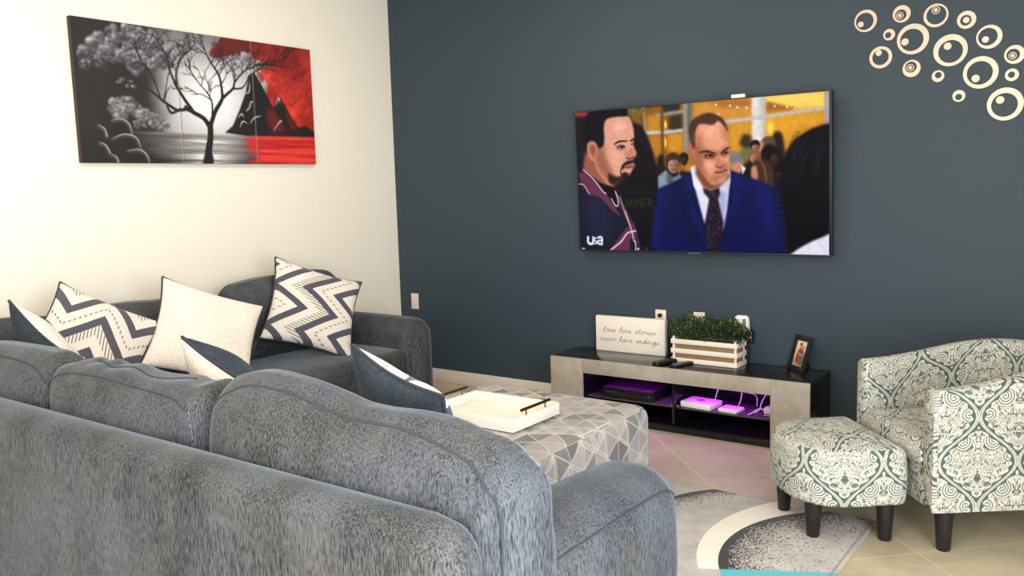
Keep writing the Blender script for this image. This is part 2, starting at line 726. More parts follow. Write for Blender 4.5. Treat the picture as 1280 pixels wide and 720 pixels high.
# ------------------------------------------------------------------ painter for the pictures
class Paint:
    """paints in the photo-like corner frame tl,tr,br,bl of a flat picture; colours are sRGB"""

    def __init__(s, w, h, quad, ss=2):
        s.w, s.h = (w + 1) * ss, (h + 1) * ss
        s.ss = ss
        s.a = np.zeros((s.h, s.w, 3))
        src = np.array(quad, float)
        dst = np.array([(0, 0), (1, 0), (1, 1), (0, 1)], float)
        A, b = [], []
        for (x, y), (u, v) in zip(src, dst):
            A.append([x, y, 1, 0, 0, 0, -u * x, -u * y]); b.append(u)
            A.append([0, 0, 0, x, y, 1, -v * x, -v * y]); b.append(v)
        s.Hm = np.append(np.linalg.solve(np.array(A), np.array(b)), 1).reshape(3, 3)
        s.k = s.w / math.hypot(src[1][0] - src[0][0], src[1][1] - src[0][1])

    def T(s, p):
        q = s.Hm @ np.array([p[0], p[1], 1.0])
        return np.array([q[0] / q[2] * s.w, q[1] / q[2] * s.h])

    def _blend(s, x0, y0, m, c):
        h, w = m.shape
        reg = s.a[y0:y0 + h, x0:x0 + w]
        reg += (np.array(c, float) - reg) * m[..., None]

    def poly(s, pts, c, blur=0.0, smooth=False, alpha=1.0):
        P = np.array([s.T(p) for p in pts])
        if smooth:
            P = np.array(catmull(list(P), 6, True))
        b = int(math.ceil(blur * s.k))
        x0, y0 = np.floor(P.min(0)).astype(int) - 2 * b - 1
        x1, y1 = np.ceil(P.max(0)).astype(int) + 2 * b + 2
        cx0, cy0, cx1, cy1 = max(x0, 0), max(y0, 0), min(x1, s.w), min(y1, s.h)
        if cx1 <= cx0 or cy1 <= cy0:
            return
        yy, xx = np.mgrid[y0:y1, x0:x1]
        xx = xx + 0.5; yy = yy + 0.5
        ins = np.zeros(xx.shape, bool)
        n = len(P)
        for i in range(n):
            xa, ya = P[i]; xb, yb = P[(i + 1) % n]
            if ya == yb:
                continue
            cond = (yy < ya) != (yy < yb)
            ins ^= cond & (xx < (xb - xa) * (yy - ya) / (yb - ya) + xa)
        m = ins.astype(float)
        for _ in range(2 if b else 0):
            for axx in (0, 1):
                cs = np.cumsum(np.concatenate([np.zeros_like(np.take(m, [0], axx)), m], axx), axx)
                L = m.shape[axx]
                hi = np.minimum(np.arange(L) + b + 1, L); lo = np.maximum(np.arange(L) - b, 0)
                m = (np.take(cs, hi, axx) - np.take(cs, lo, axx)) / (2 * b + 1)
        m = m[cy0 - y0:cy1 - y0, cx0 - x0:cx1 - x0] * alpha
        s._blend(cx0, cy0, m, c)

    def disc(s, p, r, c, c2=None, light=(-.4, -.6), soft=0.15, alpha=1.0, ry=None):
        q = s.T(p)
        R = r * s.k
        Ry = (ry or r) * s.k
        x0, y0 = max(int(q[0] - R - 2), 0), max(int(q[1] - Ry - 2), 0)
        x1, y1 = min(int(q[0] + R + 3), s.w), min(int(q[1] + Ry + 3), s.h)
        if x1 <= x0 or y1 <= y0:
            return
        yy, xx = np.mgrid[y0:y1, x0:x1]
        dx, dy = (xx + .5 - q[0]) / R, (yy + .5 - q[1]) / Ry
        rr = np.hypot(dx, dy)
        m = np.clip((1 - rr) / soft, 0, 1) * alpha
        reg = s.a[y0:y1, x0:x1]
        col = np.array(c, float)[None, None]
        if c2 is not None:
            t = np.clip(0.5 + 0.5 * (dx * light[0] + dy * light[1]) / math.hypot(*light), 0, 1)[..., None] ** 1.6
            col = np.array(c2, float) + (np.array(c, float) - np.array(c2, float)) * t
        reg += (col - reg) * m[..., None]

    def line(s, pts, w, c, smooth=True, alpha=1.0):
        P = [s.T(p) for p in pts]
        ws = list(w) if isinstance(w, (list, tuple)) else [w] * len(P)
        if smooth and len(P) > 2:
            Q = catmull([np.array([p[0], p[1], k * s.k]) for p, k in zip(P, ws)], 6)
        else:
            Q = [np.array([p[0], p[1], k * s.k]) for p, k in zip(P, ws)]
        for a, b in zip(Q[:-1], Q[1:]):
            r = max(a[2], b[2]) / 2 + 1.5
            x0, y0 = max(int(min(a[0], b[0]) - r), 0), max(int(min(a[1], b[1]) - r), 0)
            x1, y1 = min(int(max(a[0], b[0]) + r + 1), s.w), min(int(max(a[1], b[1]) + r + 1), s.h)
            if x1 <= x0 or y1 <= y0:
                continue
            yy, xx = np.mgrid[y0:y1, x0:x1]
            xx = xx + .5; yy = yy + .5
            d = b[:2] - a[:2]
            L = max(d @ d, 1e-9)
            t = np.clip(((xx - a[0]) * d[0] + (yy - a[1]) * d[1]) / L, 0, 1)
            dist = np.hypot(xx - a[0] - t * d[0], yy - a[1] - t * d[1])
            hw = (a[2] + (b[2] - a[2]) * t) / 2
            s._blend(x0, y0, np.clip(hw - dist + 0.5, 0, 1) * alpha, c)

    def grad(s, f):
        """f(u, v, rgb) -> rgb over the whole picture"""
        yy, xx = np.mgrid[0:s.h, 0:s.w]
        s.a = f((xx + .5) / s.w, (yy + .5) / s.h, s.a)

    def verts(s):
        k = s.ss
        a = s.a.reshape(s.h // k, k, s.w // k, k, 3).mean((1, 3))
        a = np.clip(a, 0, 255) / 255.0
        return np.where(a <= 0.04045, a / 12.92, ((a + 0.055) / 1.055) ** 2.4)


def picture(name, cols, tl, tr, bl, mat, parent):
    """a flat grid with one colour per vertex; cols is (h, w, 3) linear"""
    h, w, _ = cols.shape
    tl, tr, bl = (np.array(p, float) for p in (tl, tr, bl))
    u = np.linspace(0, 1, w)[None, :, None]
    v = np.linspace(0, 1, h)[:, None, None]
    P = (tl + (tr - tl) * u + (bl - tl) * v).reshape(-1, 3)
    i = (np.arange(h - 1)[:, None] * w + np.arange(w - 1)[None]).ravel()
    Fc = np.stack([i, i + w, i + w + 1, i + 1], 1)
    me = bpy.data.meshes.new(name)
    me.from_pydata(P.tolist(), [], Fc.tolist())
    at = me.color_attributes.new('Col', 'FLOAT_COLOR', 'POINT')
    rgba = np.concatenate([cols.reshape(-1, 3), np.ones((h * w, 1))], 1).astype(np.float32)
    at.data.foreach_set('color', rgba.ravel())
    me.materials.append(mat)
    o = bpy.data.objects.new(name, me)
    COL.objects.link(o)
    o.parent = parent
    return o


def value_noise(h, w, cells, seed, octaves=4):
    g = np.random.default_rng(seed)
    out = np.zeros((h, w)); amp = 1.0; tot = 0
    for o in range(octaves):
        cy, cx = cells[0] * 2 ** o, cells[1] * 2 ** o
        r = g.random((cy + 2, cx + 2))
        y = np.linspace(0, cy, h); x = np.linspace(0, cx, w)
        yi, xi = y.astype(int), x.astype(int)
        fy, fx = (y - yi)[:, None], (x - xi)[None]
        fy = fy * fy * (3 - 2 * fy); fx = fx * fx * (3 - 2 * fx)
        a = r[yi][:, xi]; b = r[yi][:, xi + 1]; c = r[yi + 1][:, xi]; d = r[yi + 1][:, xi + 1]
        out += amp * ((a * (1 - fx) + b * fx) * (1 - fy) + (c * (1 - fx) + d * fx) * fy)
        tot += amp; amp *= .5
    return out / tot


# ------------------------------------------------------------------ the room
def slab(name, lo, hi, mat):
    b = MB().rbox(lo, hi, 0)
    o = b.build(name, mat, smooth=False)
    return tag(o, kind='structure')


slab('floor', (LX - 0.1, FY - 0.1, -0.1), (RX + 0.1, D + 0.1, 0), MAT['floor'])
slab('ceiling', (LX - 0.1, FY - 0.1, CZ), (RX + 0.1, D + 0.1, CZ + 0.1), MAT['ceiling'])
slab('wall_left', (LX - 0.1, FY - 0.1, 0), (LX, D + 0.1, CZ), MAT['wall'])
slab('wall_back', (LX, D, 0), (RX, D + 0.1, CZ), MAT['dark_wall'])
wr = MB()
wr.rbox((RX, FY, 0), (RX + 0.1, -0.75, CZ), 0).rbox((RX, 1.65, 0), (RX + 0.1, D, CZ), 0)
wr.rbox((RX, -0.75, 2.2), (RX + 0.1, 1.65, CZ), 0)
tag(wr.build('wall_right', MAT['wall'], smooth=False), kind='structure')
wf = MB()
wf.rbox((LX, FY - 0.1, 0), (-2.05, FY, CZ), 0).rbox((-0.15, FY - 0.1, 0), (RX, FY, CZ), 0)
wf.rbox((-2.05, FY - 0.1, 1.95), (-0.15, FY, CZ), 0).rbox((-2.05, FY - 0.1, 0), (-0.15, FY, 0.55), 0)
tag(wf.build('wall_front', MAT['wall'], smooth=False), kind='structure')
bb = MB().rbox((LX, D - 0.014, 0), (RX, D, 0.10), 0.004)
tag(bb.build('baseboard_back', MAT['trim']), kind='structure')
bb = MB().rbox((LX, FY, 0), (LX + 0.014, D - 0.014, 0.10), 0.004)
tag(bb.build('baseboard_left', MAT['trim']), kind='structure')

# ------------------------------------------------------------------ sectional sofa
sofa = empty('sectional_sofa', (-2.6, 1.3, 0), 0,
             'L-shaped blue grey chenille sectional sofa along the white wall and foreground', 'sofa')
SO = Vector((2.6, -1.3, 0))


def sp(p):       # world point -> sofa space
    return tuple(Vector(p) + SO)


def spart(name, lo, hi, r, puff=(0, 0, 0), n=(10, 8, 6), deform=None, mat=None, k=4):
    return soft(name, sp(lo), sp(hi), r, mat or MAT['sofa'], sofa, puff, n, deform, k)


def wrinkle(seed, amp):
    g = random.Random(seed)
    ph = [(g.uniform(2, 9), g.uniform(2, 9), g.uniform(2, 9), g.uniform(0, 6.28)) for _ in range(5)]

    def f(p):
        return amp * sum(math.sin(a * p[0] * 2 + b * p[1] * 2 + c * p[2] * 2 + d) for a, b, c, d in ph) / 3
    return f


# front section (its back toward the camera)
def bk_def(p, u):
    e = max(0.0, min(1.0, (u[0] - 0.93) / 0.07))
    if p.z > 0:
        p.z -= 0.05 * e * e * p.z / 0.36
    return p


bk = spart('back_frame', (-4.60, 1.195, 0.06), (-1.05, 1.335, 0.782), 0.068, (0, 0.006, 0), (60, 4, 8), bk_def)
arm_w = wrinkle(3, 0.004)


def arm_def(p, u):
    p.z += 0.012 * (1 - u[1] * u[1]) * max(0, u[2]) - 0.012 * max(0, u[1]) * max(0, u[2])
    p.x += arm_w(p)
    return p


spart('arm', (-1.315, 1.30, 0.06), (-1.035, 2.245, 0.645), 0.115, (0.012, 0.0, 0.012), (5, 16, 8), arm_def, k=7)
spart('front_rail', (-3.75, 1.35, 0.06), (-1.32, 2.14, 0.27), 0.03)
spart('seat_cushion', (-2.62, 1.34, 0.27), (-1.325, 2.20, 0.465), 0.055, (0, 0.012, 0.02), (14, 10, 3))
spart('seat_cushion', (-3.66, 1.34, 0.27), (-2.635, 2.20, 0.465), 0.055, (0, 0.012, 0.02), (14, 10, 3))
# left section (its back against the white wall)
spart('back_frame', (-4.61, 1.34, 0.06), (-4.47, 4.10, 0.80), 0.06, (0.004, 0, 0), (4, 24, 8))
spart('arm', (-4.60, 3.885, 0.06), (-3.665, 4.135, 0.635), 0.11, (0.0, 0.01, 0.01), (14, 5, 8), k=7)
spart('front_rail', (-4.46, 2.16, 0.06), (-3.76, 3.88, 0.27), 0.03)
spart('seat_cushion', (-4.46, 1.36, 0.27), (-3.675, 2.60, 0.465), 0.055, (0.0, 0, 0.02), (10, 12, 3))
spart('seat_cushion', (-4.46, 2.61, 0.27), (-3.66, 3.875, 0.465), 0.055, (0.012, 0, 0.02), (10, 12, 3))


def back_cushion(lo, hi, top, seed, r=0.075, puff=(0.015, 0.045, 0.012), axis=0, amp=0.006, thin=0.45, crease=None):
    """top: [(coordinate along the sofa, z of crest), ...] in world units"""
    cz = (lo[2] + hi[2]) / 2
    ca = (lo[axis] + hi[axis]) / 2
    hz = (hi[2] - lo[2]) / 2
    xs = [a for a, _ in top]
    zs = [z for _, z in top]
    w = wrinkle(seed, amp)

    def df(p, u):
        a = p[axis] + ca
        zt = float(np.interp(a, xs, zs)) - cz
        if p.z > 0:
            p.z *= zt / hz
            # the crest is thinner than the middle
            b = 1 - axis
            p[b] *= 1 - thin * max(0.0, min(1.0, (p.z / zt))) ** 3
        d = w(p) + (crease(a, p, zt) if crease else 0)
        p.y += d
        p.z += d * 0.7
        return p
    return spart('back_cushion', lo, hi, r, puff, (70, 8, 28) if axis == 0 else (7, 30, 14), df, k=6)


def sm(pts, n=6):
    c = catmull(pts, n)
    return [(float(p[0]), float(p[1])) for p in c]


CA = sm([(x - 0.045, z - 0.014) for x, z in ((-2.12, 0.90), (-2.06, 0.93), (-1.98, 0.965), (-1.86, 0.988), (-1.70, 0.982), (-1.58, 0.962), (-1.50, 0.945),
         (-1.42, 0.943), (-1.32, 0.948), (-1.22, 0.942), (-1.13, 0.925), (-1.05, 0.90), (-0.97, 0.87))])


def gathers(a, p, zt):
    """pulled creases fanning from the cushion's right top corner"""
    dx, dz = a + 1.07, (p.z + 0.685) - 0.85
    r = math.hypot(dx, dz)
    return 0.007 * math.exp(-(r / 0.16) ** 2) * min(1, r / 0.03) * math.sin(11 * math.atan2(dz, dx))


def crumple(a, p, zt):
    """loose crumples along the top of the corner cushion"""
    k = max(0.0, min(1.0, (p.z / zt - 0.6) / 0.4))
    return 0.006 * k * math.sin(34 * a + 2.2 * math.sin(9 * a) + 14 * p.y)


back_cushion((-2.095, 1.345, 0.45), (-1.02, 1.565, 0.92), CA, 11, 0.085, (0.01, 0.035, 0.0), crease=gathers)
CB = sm([(-3.05, 0.88), (-2.95, 0.905), (-2.78, 0.915), (-2.58, 0.91), (-2.36, 0.902), (-2.14, 0.91), (-2.06, 0.90)])
back_cushion((-2.99, 1.345, 0.45), (-2.11, 1.56, 0.915), CB, 12, 0.06, (0.012, 0.03, 0.0), thin=0.3, crease=crumple)
CC = sm([(-3.9, 0.88), (-3.6, 0.91), (-3.3, 0.925), (-3.05, 0.925), (-2.95, 0.905)])
back_cushion((-3.86, 1.345, 0.45), (-3.0, 1.565, 0.92), CC, 13, 0.07, (0.01, 0.03, 0.0))
CD = sm([(3.0, 0.90), (3.1, 0.935), (3.25, 0.952), (3.5, 0.955), (3.66, 0.962), (3.78, 0.955), (3.88, 0.92)])
back_cushion((-4.48, 3.02, 0.45), (-4.22, 3.865, 0.95), CD, 14, 0.075, (0.04, 0.01, 0), axis=1)
CE = sm([(2.1, 0.88), (2.3, 0.905), (2.6, 0.90), (2.85, 0.905), (3.02, 0.88)])
back_cushion((-4.48, 2.16, 0.45), (-4.22, 3.01, 0.90), CE, 15, 0.075, (0.035, 0.01, 0), axis=1)
CG = sm([(1.3, 0.86), (1.6, 0.90), (1.9, 0.90), (2.14, 0.87)])
back_cushion((-4.50, 1.36, 0.45), (-4.30, 2.15, 0.90), CG, 16, 0.075, (0.035, 0.01, 0), axis=1)


from mathutils.bvhtree import BVHTree


def cord(name, ob, pts, r, mat, dashed=False, lift=0.3):
    """a thin cord laid on the surface of a sofa part, as its child; pts in world space"""
    me = ob.data
    bv = BVHTree.FromPolygons([v.co for v in me.vertices], [tuple(p.vertices) for p in me.polygons])
    off = Vector(ob.location) - SO
    Q = []
    for p in catmull(pts, 8):
        loc, nor, _, _ = bv.find_nearest(Vector(p) - off)
        Q.append(loc + nor * r * lift)
    b = MB()
    if dashed:
        for i in range(0, len(Q) - 1, 2):
            b.tube([Q[i], Q[i + 1]], r, 6)
    else:
        b.tube(Q, r, 6)
    return b.build(name, mat, ob)


CU = [o for o in COL.objects if o.name.startswith('back_cushion')]
cA, cB, cC = CU[0], CU[1], CU[2]
cord('seam', cA, [(-2.088, 1.355, 0.62), (-2.088, 1.355, 0.80), (-2.065, 1.36, 0.88), (-1.99, 1.37, 0.935), (-1.90, 1.385, 0.955), (-1.74, 1.385, 0.95),
                  (-1.62, 1.385, 0.93), (-1.51, 1.385, 0.915), (-1.36, 1.385, 0.912), (-1.23, 1.375, 0.895), (-1.14, 1.365, 0.875),
                  (-1.085, 1.355, 0.83), (-1.05, 1.35, 0.77), (-1.035, 1.345, 0.66), (-1.035, 1.345, 0.55)], 0.0032, MAT['seam'])
cord('seam', cB, [(-2.97, 1.35, 0.70), (-2.96, 1.35, 0.82), (-2.88, 1.37, 0.875), (-2.68, 1.38, 0.88), (-2.46, 1.38, 0.87), (-2.26, 1.37, 0.87),
                  (-2.16, 1.36, 0.85)], 0.0028, MAT['seam'])
cord('stitching', cB, [(-2.15, 1.35, 0.85), (-2.135, 1.35, 0.78), (-2.125, 1.35, 0.70), (-2.12, 1.35, 0.60)], 0.0014, MAT['stitch'], True)
cord('seam', cB, [(-2.85, 1.47, 0.91), (-2.70, 1.43, 0.915), (-2.58, 1.45, 0.91), (-2.44, 1.43, 0.905), (-2.26, 1.46, 0.91)], 0.003, MAT['seam'])
cord('seam', cC, [(-3.8, 1.35, 0.78), (-3.5, 1.37, 0.88), (-3.3, 1.38, 0.89), (-3.1, 1.37, 0.88), (-3.02, 1.36, 0.84)], 0.0028, MAT['seam'])
near_arm = [o for o in COL.objects if o.name == 'arm'][0]
cord('seam', near_arm, [(-1.04, 1.50, 0.60), (-1.04, 1.7, 0.603), (-1.04, 1.95, 0.602), (-1.04, 2.10, 0.595), (-1.045, 2.19, 0.56), (-1.05, 2.22, 0.50),
                        (-1.05, 2.225, 0.35), (-1.05, 2.225, 0.15)], 0.003, MAT['seam'])
far_arm = [o for o in COL.objects if o.name.startswith('arm.')][0]
cord('seam', far_arm, [(-3.68, 3.90, 0.12), (-3.68, 3.90, 0.45), (-3.69, 3.93, 0.58), (-3.69, 3.98, 0.63), (-3.69, 4.04, 0.63), (-3.69, 4.10, 0.58),
                       (-3.68, 4.12, 0.45), (-3.68, 4.12, 0.12)], 0.0025, MAT['seam'])
for x, y in ((-1.10, 1.26), (-1.10, 2.16), (-4.52, 1.26), (-3.73, 2.10), (-3.73, 4.06), (-4.52, 4.06)):
    MB().lathe([(0.024, 0.0), (0.03, 0.075)], 12, sp((x, y, 0))).build('foot', MAT['black_leg'], sofa)


# ------------------------------------------------------------------ pillows
def pillow(label, c, u, v, size, front, back, puff=0.16, group='throw pillows on the sofa', seed=1):
    """c centre, u toward the front's right, v up; unit UV on the panels"""
    u = Vector(u).normalized()
    v = Vector(v)
    v = (v - u * v.dot(u)).normalized()
    n = u.cross(v)
    root = empty('throw_pillow', c, 0, label, 'pillow', group)
    root.rotation_mode = 'QUATERNION'
    root.rotation_quaternion = Matrix((u, v, n)).transposed().to_quaternion()
    N = 28
    g = random.Random(seed)
    ph = [g.uniform(0, 6.28) for _ in range(6)]

    def P(a, b, side):
        ca, cb = math.sin(a * PI / 2 * 0.98) / math.sin(PI / 2 * .98), math.sin(b * PI / 2 * .98) / math.sin(PI / 2 * .98)
        px = ca * (1 - 0.11 * (1 - cb * cb) * abs(ca) ** 2)
        py = cb * (1 - 0.11 * (1 - ca * ca) * abs(cb) ** 2)
        h = max(0, (1 - ca * ca) * (1 - cb * cb)) ** 0.42
        wr = 0.02 * h * (math.sin(5 * ca + 3 * cb + ph[0]) + math.sin(-4 * ca + 6 * cb + ph[1]) * .6)
        bend = 0.03 * math.sin(2.2 * ca + ph[2]) * cb
        return (px * size / 2, py * size / 2, side * h * puff * size / 1.05 + (wr + bend * .5) * size * 0.5)
    for side, mat, nm in ((1, front, 'front_panel'), (-1, back, 'back_panel')):
        V, Fc, UV = [], [], []
        for j in range(N + 1):
            for i in range(N + 1):
                V.append(P(-1 + 2 * i / N, -1 + 2 * j / N, side))
        for j in range(N):
            for i in range(N):
                q = (j * (N + 1) + i, j * (N + 1) + i + 1, (j + 1) * (N + 1) + i + 1, (j + 1) * (N + 1) + i)
                if side < 0:
                    q = q[::-1]
                Fc.append(q)
                UV.append([(V[k][0] / size + .5, V[k][1] / size + .5) for k in q])
        mesh_obj(nm, V, Fc, mat, root, angle=80, uvs=UV)
    ring = []
    for i in range(N):
        ring.append(P(-1 + 2 * i / N, -1, 0))
    for i in range(N):
        ring.append(P(1, -1 + 2 * i / N, 0))
    for i in range(N):
        ring.append(P(1 - 2 * i / N, 1, 0))
    for i in range(N):
        ring.append(P(-1, 1 - 2 * i / N, 0))
    ring.append(ring[0])
    MB().tube(ring, 0.0065, 6, False).build('piping', MAT['piping'], root)
    return root


pillow('chevron pillow with level zigzags leaning at the corner end of the sofa', (-4.06, 2.08, 0.775), (0.47, 0.74, -0.48), (-0.45, 0.62, 0.62),
       0.52, MAT['chevron_level'], MAT['navy'], 0.15, seed=2)
pillow('plain white slub pillow with dark piping between the two chevron pillows', (-3.934, 2.61, 0.738), (0.435, 0.824, -0.363),
       (-0.42, 0.543, 0.727), 0.55, MAT['cotton'], MAT['navy'], 0.15, seed=3)
pillow('chevron pillow with upright zigzags beside the far sofa arm', (-4.04, 3.43, 0.757), (0.473, 0.813, -0.34), (-0.325, 0.519, 0.79),
       0.56, MAT['chevron'], MAT['navy'], 0.15, seed=4)
pillow('navy backed pillow with a white front at the far left of the sofa', (-3.92, 1.83, 0.73), (-0.50, 0.0, 0.21), (0.10, -0.46, 0.86),
       0.48, MAT['cotton'], MAT['navy'], 0.19, seed=5)
pillow('small oatmeal pillow turned round, its blue back facing the seat', (-2.60, 1.86, 0.70), (0.50, -0.02, -0.17), (0.14, -0.55, 0.81),
       0.46, MAT['oatmeal'], MAT['navy'], 0.25, seed=6)
pillow('dark navy backed pillow with a printed front nearest the patterned ottoman', (-1.725, 1.815, 0.725), (-0.49, 0.12, 0.09), (0.16, -0.36, 0.90),
       0.47, MAT['chevron_soft'], MAT['navy'], 0.20, seed=7)

# ------------------------------------------------------------------ ottoman and tray
ott = empty('cocktail_ottoman', (-2.25, 2.92, 0), 0, 'large square ottoman with triangle print fabric under the white tray', 'ottoman')
soft('upholstered_top', (-0.49, -0.52, 0.055), (0.49, 0.52, 0.452), 0.06, MAT['triangles'], ott, (0.008, 0.008, 0.012), (12, 12, 6), k=5)
for sx in (-1, 1):
    for sy in (-1, 1):
        MB().rbox((sx * .42 - .03, sy * .44 - .03, 0.0095), (sx * .42 + .03, sy * .44 + .03, 0.065), 0.006).build('foot', MAT['black_leg'], ott)

tr = empty('serving_tray', (-2.24, 2.87, 0.4665), 0, 'white wooden serving tray with brass handles on the printed ottoman', 'tray')
TW, TD, TH = 0.235, 0.172, 0.052
MB().rbox((-TW, -TD, 0), (TW, TD, 0.008), 0.002).build('base', MAT['tray'], tr)
w4 = MB()
for lo, hi in (((-TW, -TD, 0.006), (TW, -TD + .012, TH)), ((-TW, TD - .012, 0.006), (TW, TD, TH)),
               ((-TW, -TD + .011, 0.006), (-TW + .012, TD - .011, TH)), ((TW - .012, -TD + .011, 0.006), (TW, TD - .011, TH))):
    w4.rbox(lo, hi, 0.002)
w4.build('rim', MAT['tray'], tr)
for sx in (-1, 1):
    hx = sx * (TW - 0.006)
    h = MB().tube([(hx, -0.105, TH + 0.026), (hx, 0.105, TH + 0.026)], 0.0065, 10).build('handle', MAT['bronze'], tr)
    for sy in (-0.07, 0.07):
        MB().tube([(hx, sy, TH - 0.002), (hx, sy, TH + 0.024)], 0.004, 8).build('handle_post', MAT['brass'], h)

# ------------------------------------------------------------------ TV stand
SX0, SX1, SY0, SY1, SZ = -2.98, -1.352, 4.43, 4.80, 0.389
st = empty('tv_stand', ((SX0 + SX1) / 2, (SY0 + SY1) / 2, 0), 0, 'low concrete grey TV stand with black top and purple lit shelves', 'tv stand')
SCX, SCY = (SX0 + SX1) / 2, (SY0 + SY1) / 2


def tv(p):
    return (p[0] - SCX, p[1] - SCY, p[2])


def tbox(name, lo, hi, mat, r=0.002, parent=None):
    return MB().rbox(tv(lo), tv(hi), r).build(name, mat, parent or st)


tbox('top', (SX0 + 0.001, SY0 + 0.016, SZ - 0.018), (SX1 - 0.001, SY1, SZ), MAT['black_wood'])
fr = MB()
OX0, OX1, OZ = -2.746, -1.562, 0.302
fr.rbox(tv((SX0, SY0, 0)), tv((OX0, SY0 + 0.016, SZ)), 0.0015)
fr.rbox(tv((OX1, SY0, 0)), tv((SX1, SY0 + 0.016, SZ)), 0.0015)
fr.rbox(tv((OX0 + 0.0008, SY0, OZ)), tv((OX1 - 0.0008, SY0 + 0.016, SZ)), 0.0015)
fr.build('front_frame', MAT['concrete'], st)
tbox('side_panel', (SX0, SY0 + 0.016, 0), (SX0 + 0.016, SY1, SZ - 0.018), MAT['black_gloss'])
tbox('side_panel', (SX1 - 0.016, SY0 + 0.016, 0), (SX1, SY1, SZ - 0.018), MAT['black_gloss'])
tbox('partition', (OX0 - 0.018, SY0 + 0.016, 0.03), (OX0 - 0.002, SY1 - 0.012, SZ - 0.018), MAT['black_gloss'])
tbox('partition', (OX1 + 0.002, SY0 + 0.016, 0.03), (OX1 + 0.018, SY1 - 0.012, SZ - 0.018), MAT['black_gloss'])
tbox('partition', (-2.162, SY0 + 0.045, 0.03), (-2.146, SY1 - 0.012, SZ - 0.018), MAT['black_gloss'])
tbox('back_panel', (SX0 + 0.016, SY1 - 0.01, 0.03), (SX1 - 0.016, SY1, SZ - 0.018), MAT['black_gloss'])
tbox('plinth', (OX0, SY0 + 0.03, 0), (OX1, SY1 - 0.012, 0.042), MAT['black_gloss'])
for x0, x1 in ((OX0, -2.164), (-2.144, OX1)):
    tbox('glass_shelf', (x0 + 0.002, SY0 + 0.06, 0.142), (x1 - 0.002, SY1 - 0.02, 0.148), MAT['glass'], 0.001)
for x in (OX0 + 0.012, -2.172, -2.135, OX1 - 0.012):
    MB().lathe([(0.006, 0), (0.006, 0.012)], 10, tv((x, SY0 + 0.075, 0.155)), 'y').build('shelf_stud', MAT['steel'], st)
led_m = m_emit('purple led strip', (0.55, 0.0, 1.0), 14)
for x0, x1 in ((OX0 + 0.05, -2.20), (-2.11, OX1 - 0.05)):
    tbox('led_strip', (x0, 4.60, SZ - 0.0235), (x1, 4.608, SZ - 0.0185), led_m, 0.001)
    l = bpy.data.lights.new('led_light', 'AREA')
    l.shape = 'RECTANGLE'
    l.size, l.size_y = x1 - x0, 0.02
    l.energy = 1.0
    l.spread = math.radians(150)
    l.color = (0.62, 0.0, 1.0)
    o = bpy.data.objects.new('led_light', l)
    COL.objects.link(o)
    o.location = ((x0 + x1) / 2, 4.604, SZ - 0.026)

# things inside the stand
av = empty('cable_box', (-2.475, 4.63, 0.1485), 0, 'black cable box on the left glass shelf of the TV stand', 'media box')
MB().rbox((-0.175, -0.115, 0.004), (0.175, 0.115, 0.066), 0.003).build('case', MAT['black_plastic'], av)
MB().rbox((-0.17, -0.119, 0.012), (0.17, -0.1145, 0.058), 0.001).build('fascia', MAT['black_gloss'], av)
MB().lathe([(0.010, 0), (0.009, 0.006)], 16, (0.145, -0.1185, 0.034), 'y').build('dial', plain('dim blue dial', (36, 44, 78), 0.3), av)
for k in range(4):
    MB().rbox((-0.15 + k * .022, -0.1205, 0.036), (-0.139 + k * .022, -0.1188, 0.039), 0.0005).build('display_mark', MAT['steel'], av)

rt = empty('wifi_router', (-2.025, 4.575, 0.1485), math.radians(-6), 'larger white router box on the right glass shelf', 'router')
MB().rbox((-0.098, -0.07, 0.0), (0.098, 0.08, 0.036), 0.008, 3).build('case', MAT['white_plastic'], rt)
MB().lathe([(0.024, 0), (0.024, 0.0014), (0.019, 0.0016)], 24, (0.0, 0.005, 0.0358)).build('emblem', plain('grey emblem', (150, 140, 160), 0.4), rt)
sb = empty('set_top_box', (-1.835, 4.56, 0.1485), math.radians(-6), 'small flat white box right of the router in the TV stand', 'media box')
MB().rbox((-0.058, -0.052, 0.0), (0.058, 0.055, 0.022), 0.006, 3).build('case', MAT['white_plastic'], sb)
ad = empty('power_brick', (-1.615, 4.60, 0.1485), 0, 'small pale box at the right end of the glass shelf', 'adapter')
MB().rbox((-0.03, -0.04, 0.0), (0.03, 0.03, 0.045), 0.004).build('case', MAT['white_plastic'], ad)
MB().rbox((-0.028, -0.043, 0.006), (0.026, -0.039, 0.014), 0.001).build('label_stripe', plain('tan stripe', (170, 120, 90), 0.6), ad)


def cable(label, pts, r=0.0028):
    b = MB().tube(catmull(pts, 8), r, 6)
    return tag(b.build('cable', MAT['cable']), label, 'cable')


cable('white cable rising straight from the back of the larger router', [(-1.975, 4.66, 0.17), (-1.965, 4.69, 0.24), (-1.94, 4.72, 0.30), (-1.93, 4.74, 0.345)])
cable('white cable tangled in loops behind the small flat box', [(-1.82, 4.625, 0.16), (-1.815, 4.66, 0.20), (-1.82, 4.68, 0.26), (-1.87, 4.69, 0.285), (-1.85, 4.70, 0.245),
      (-1.78, 4.69, 0.235), (-1.72, 4.68, 0.25), (-1.73, 4.70, 0.29), (-1.80, 4.71, 0.30), (-1.81, 4.71, 0.24), (-1.74, 4.70, 0.22), (-1.72, 4.66, 0.17)])
cable('white cable trailing over the shelf to the pale power box', [(-1.72, 4.52, 0.153), (-1.70, 4.53, 0.165), (-1.68, 4.55, 0.18), (-1.66, 4.56, 0.185), (-1.646, 4.565, 0.18)], 0.003)
cable('white plug lead hanging beside the pale power box', [(-1.70, 4.57, 0.155), (-1.672, 4.575, 0.18), (-1.668, 4.58, 0.205), (-1.66, 4.60, 0.235), (-1.645, 4.63, 0.27)], 0.003)

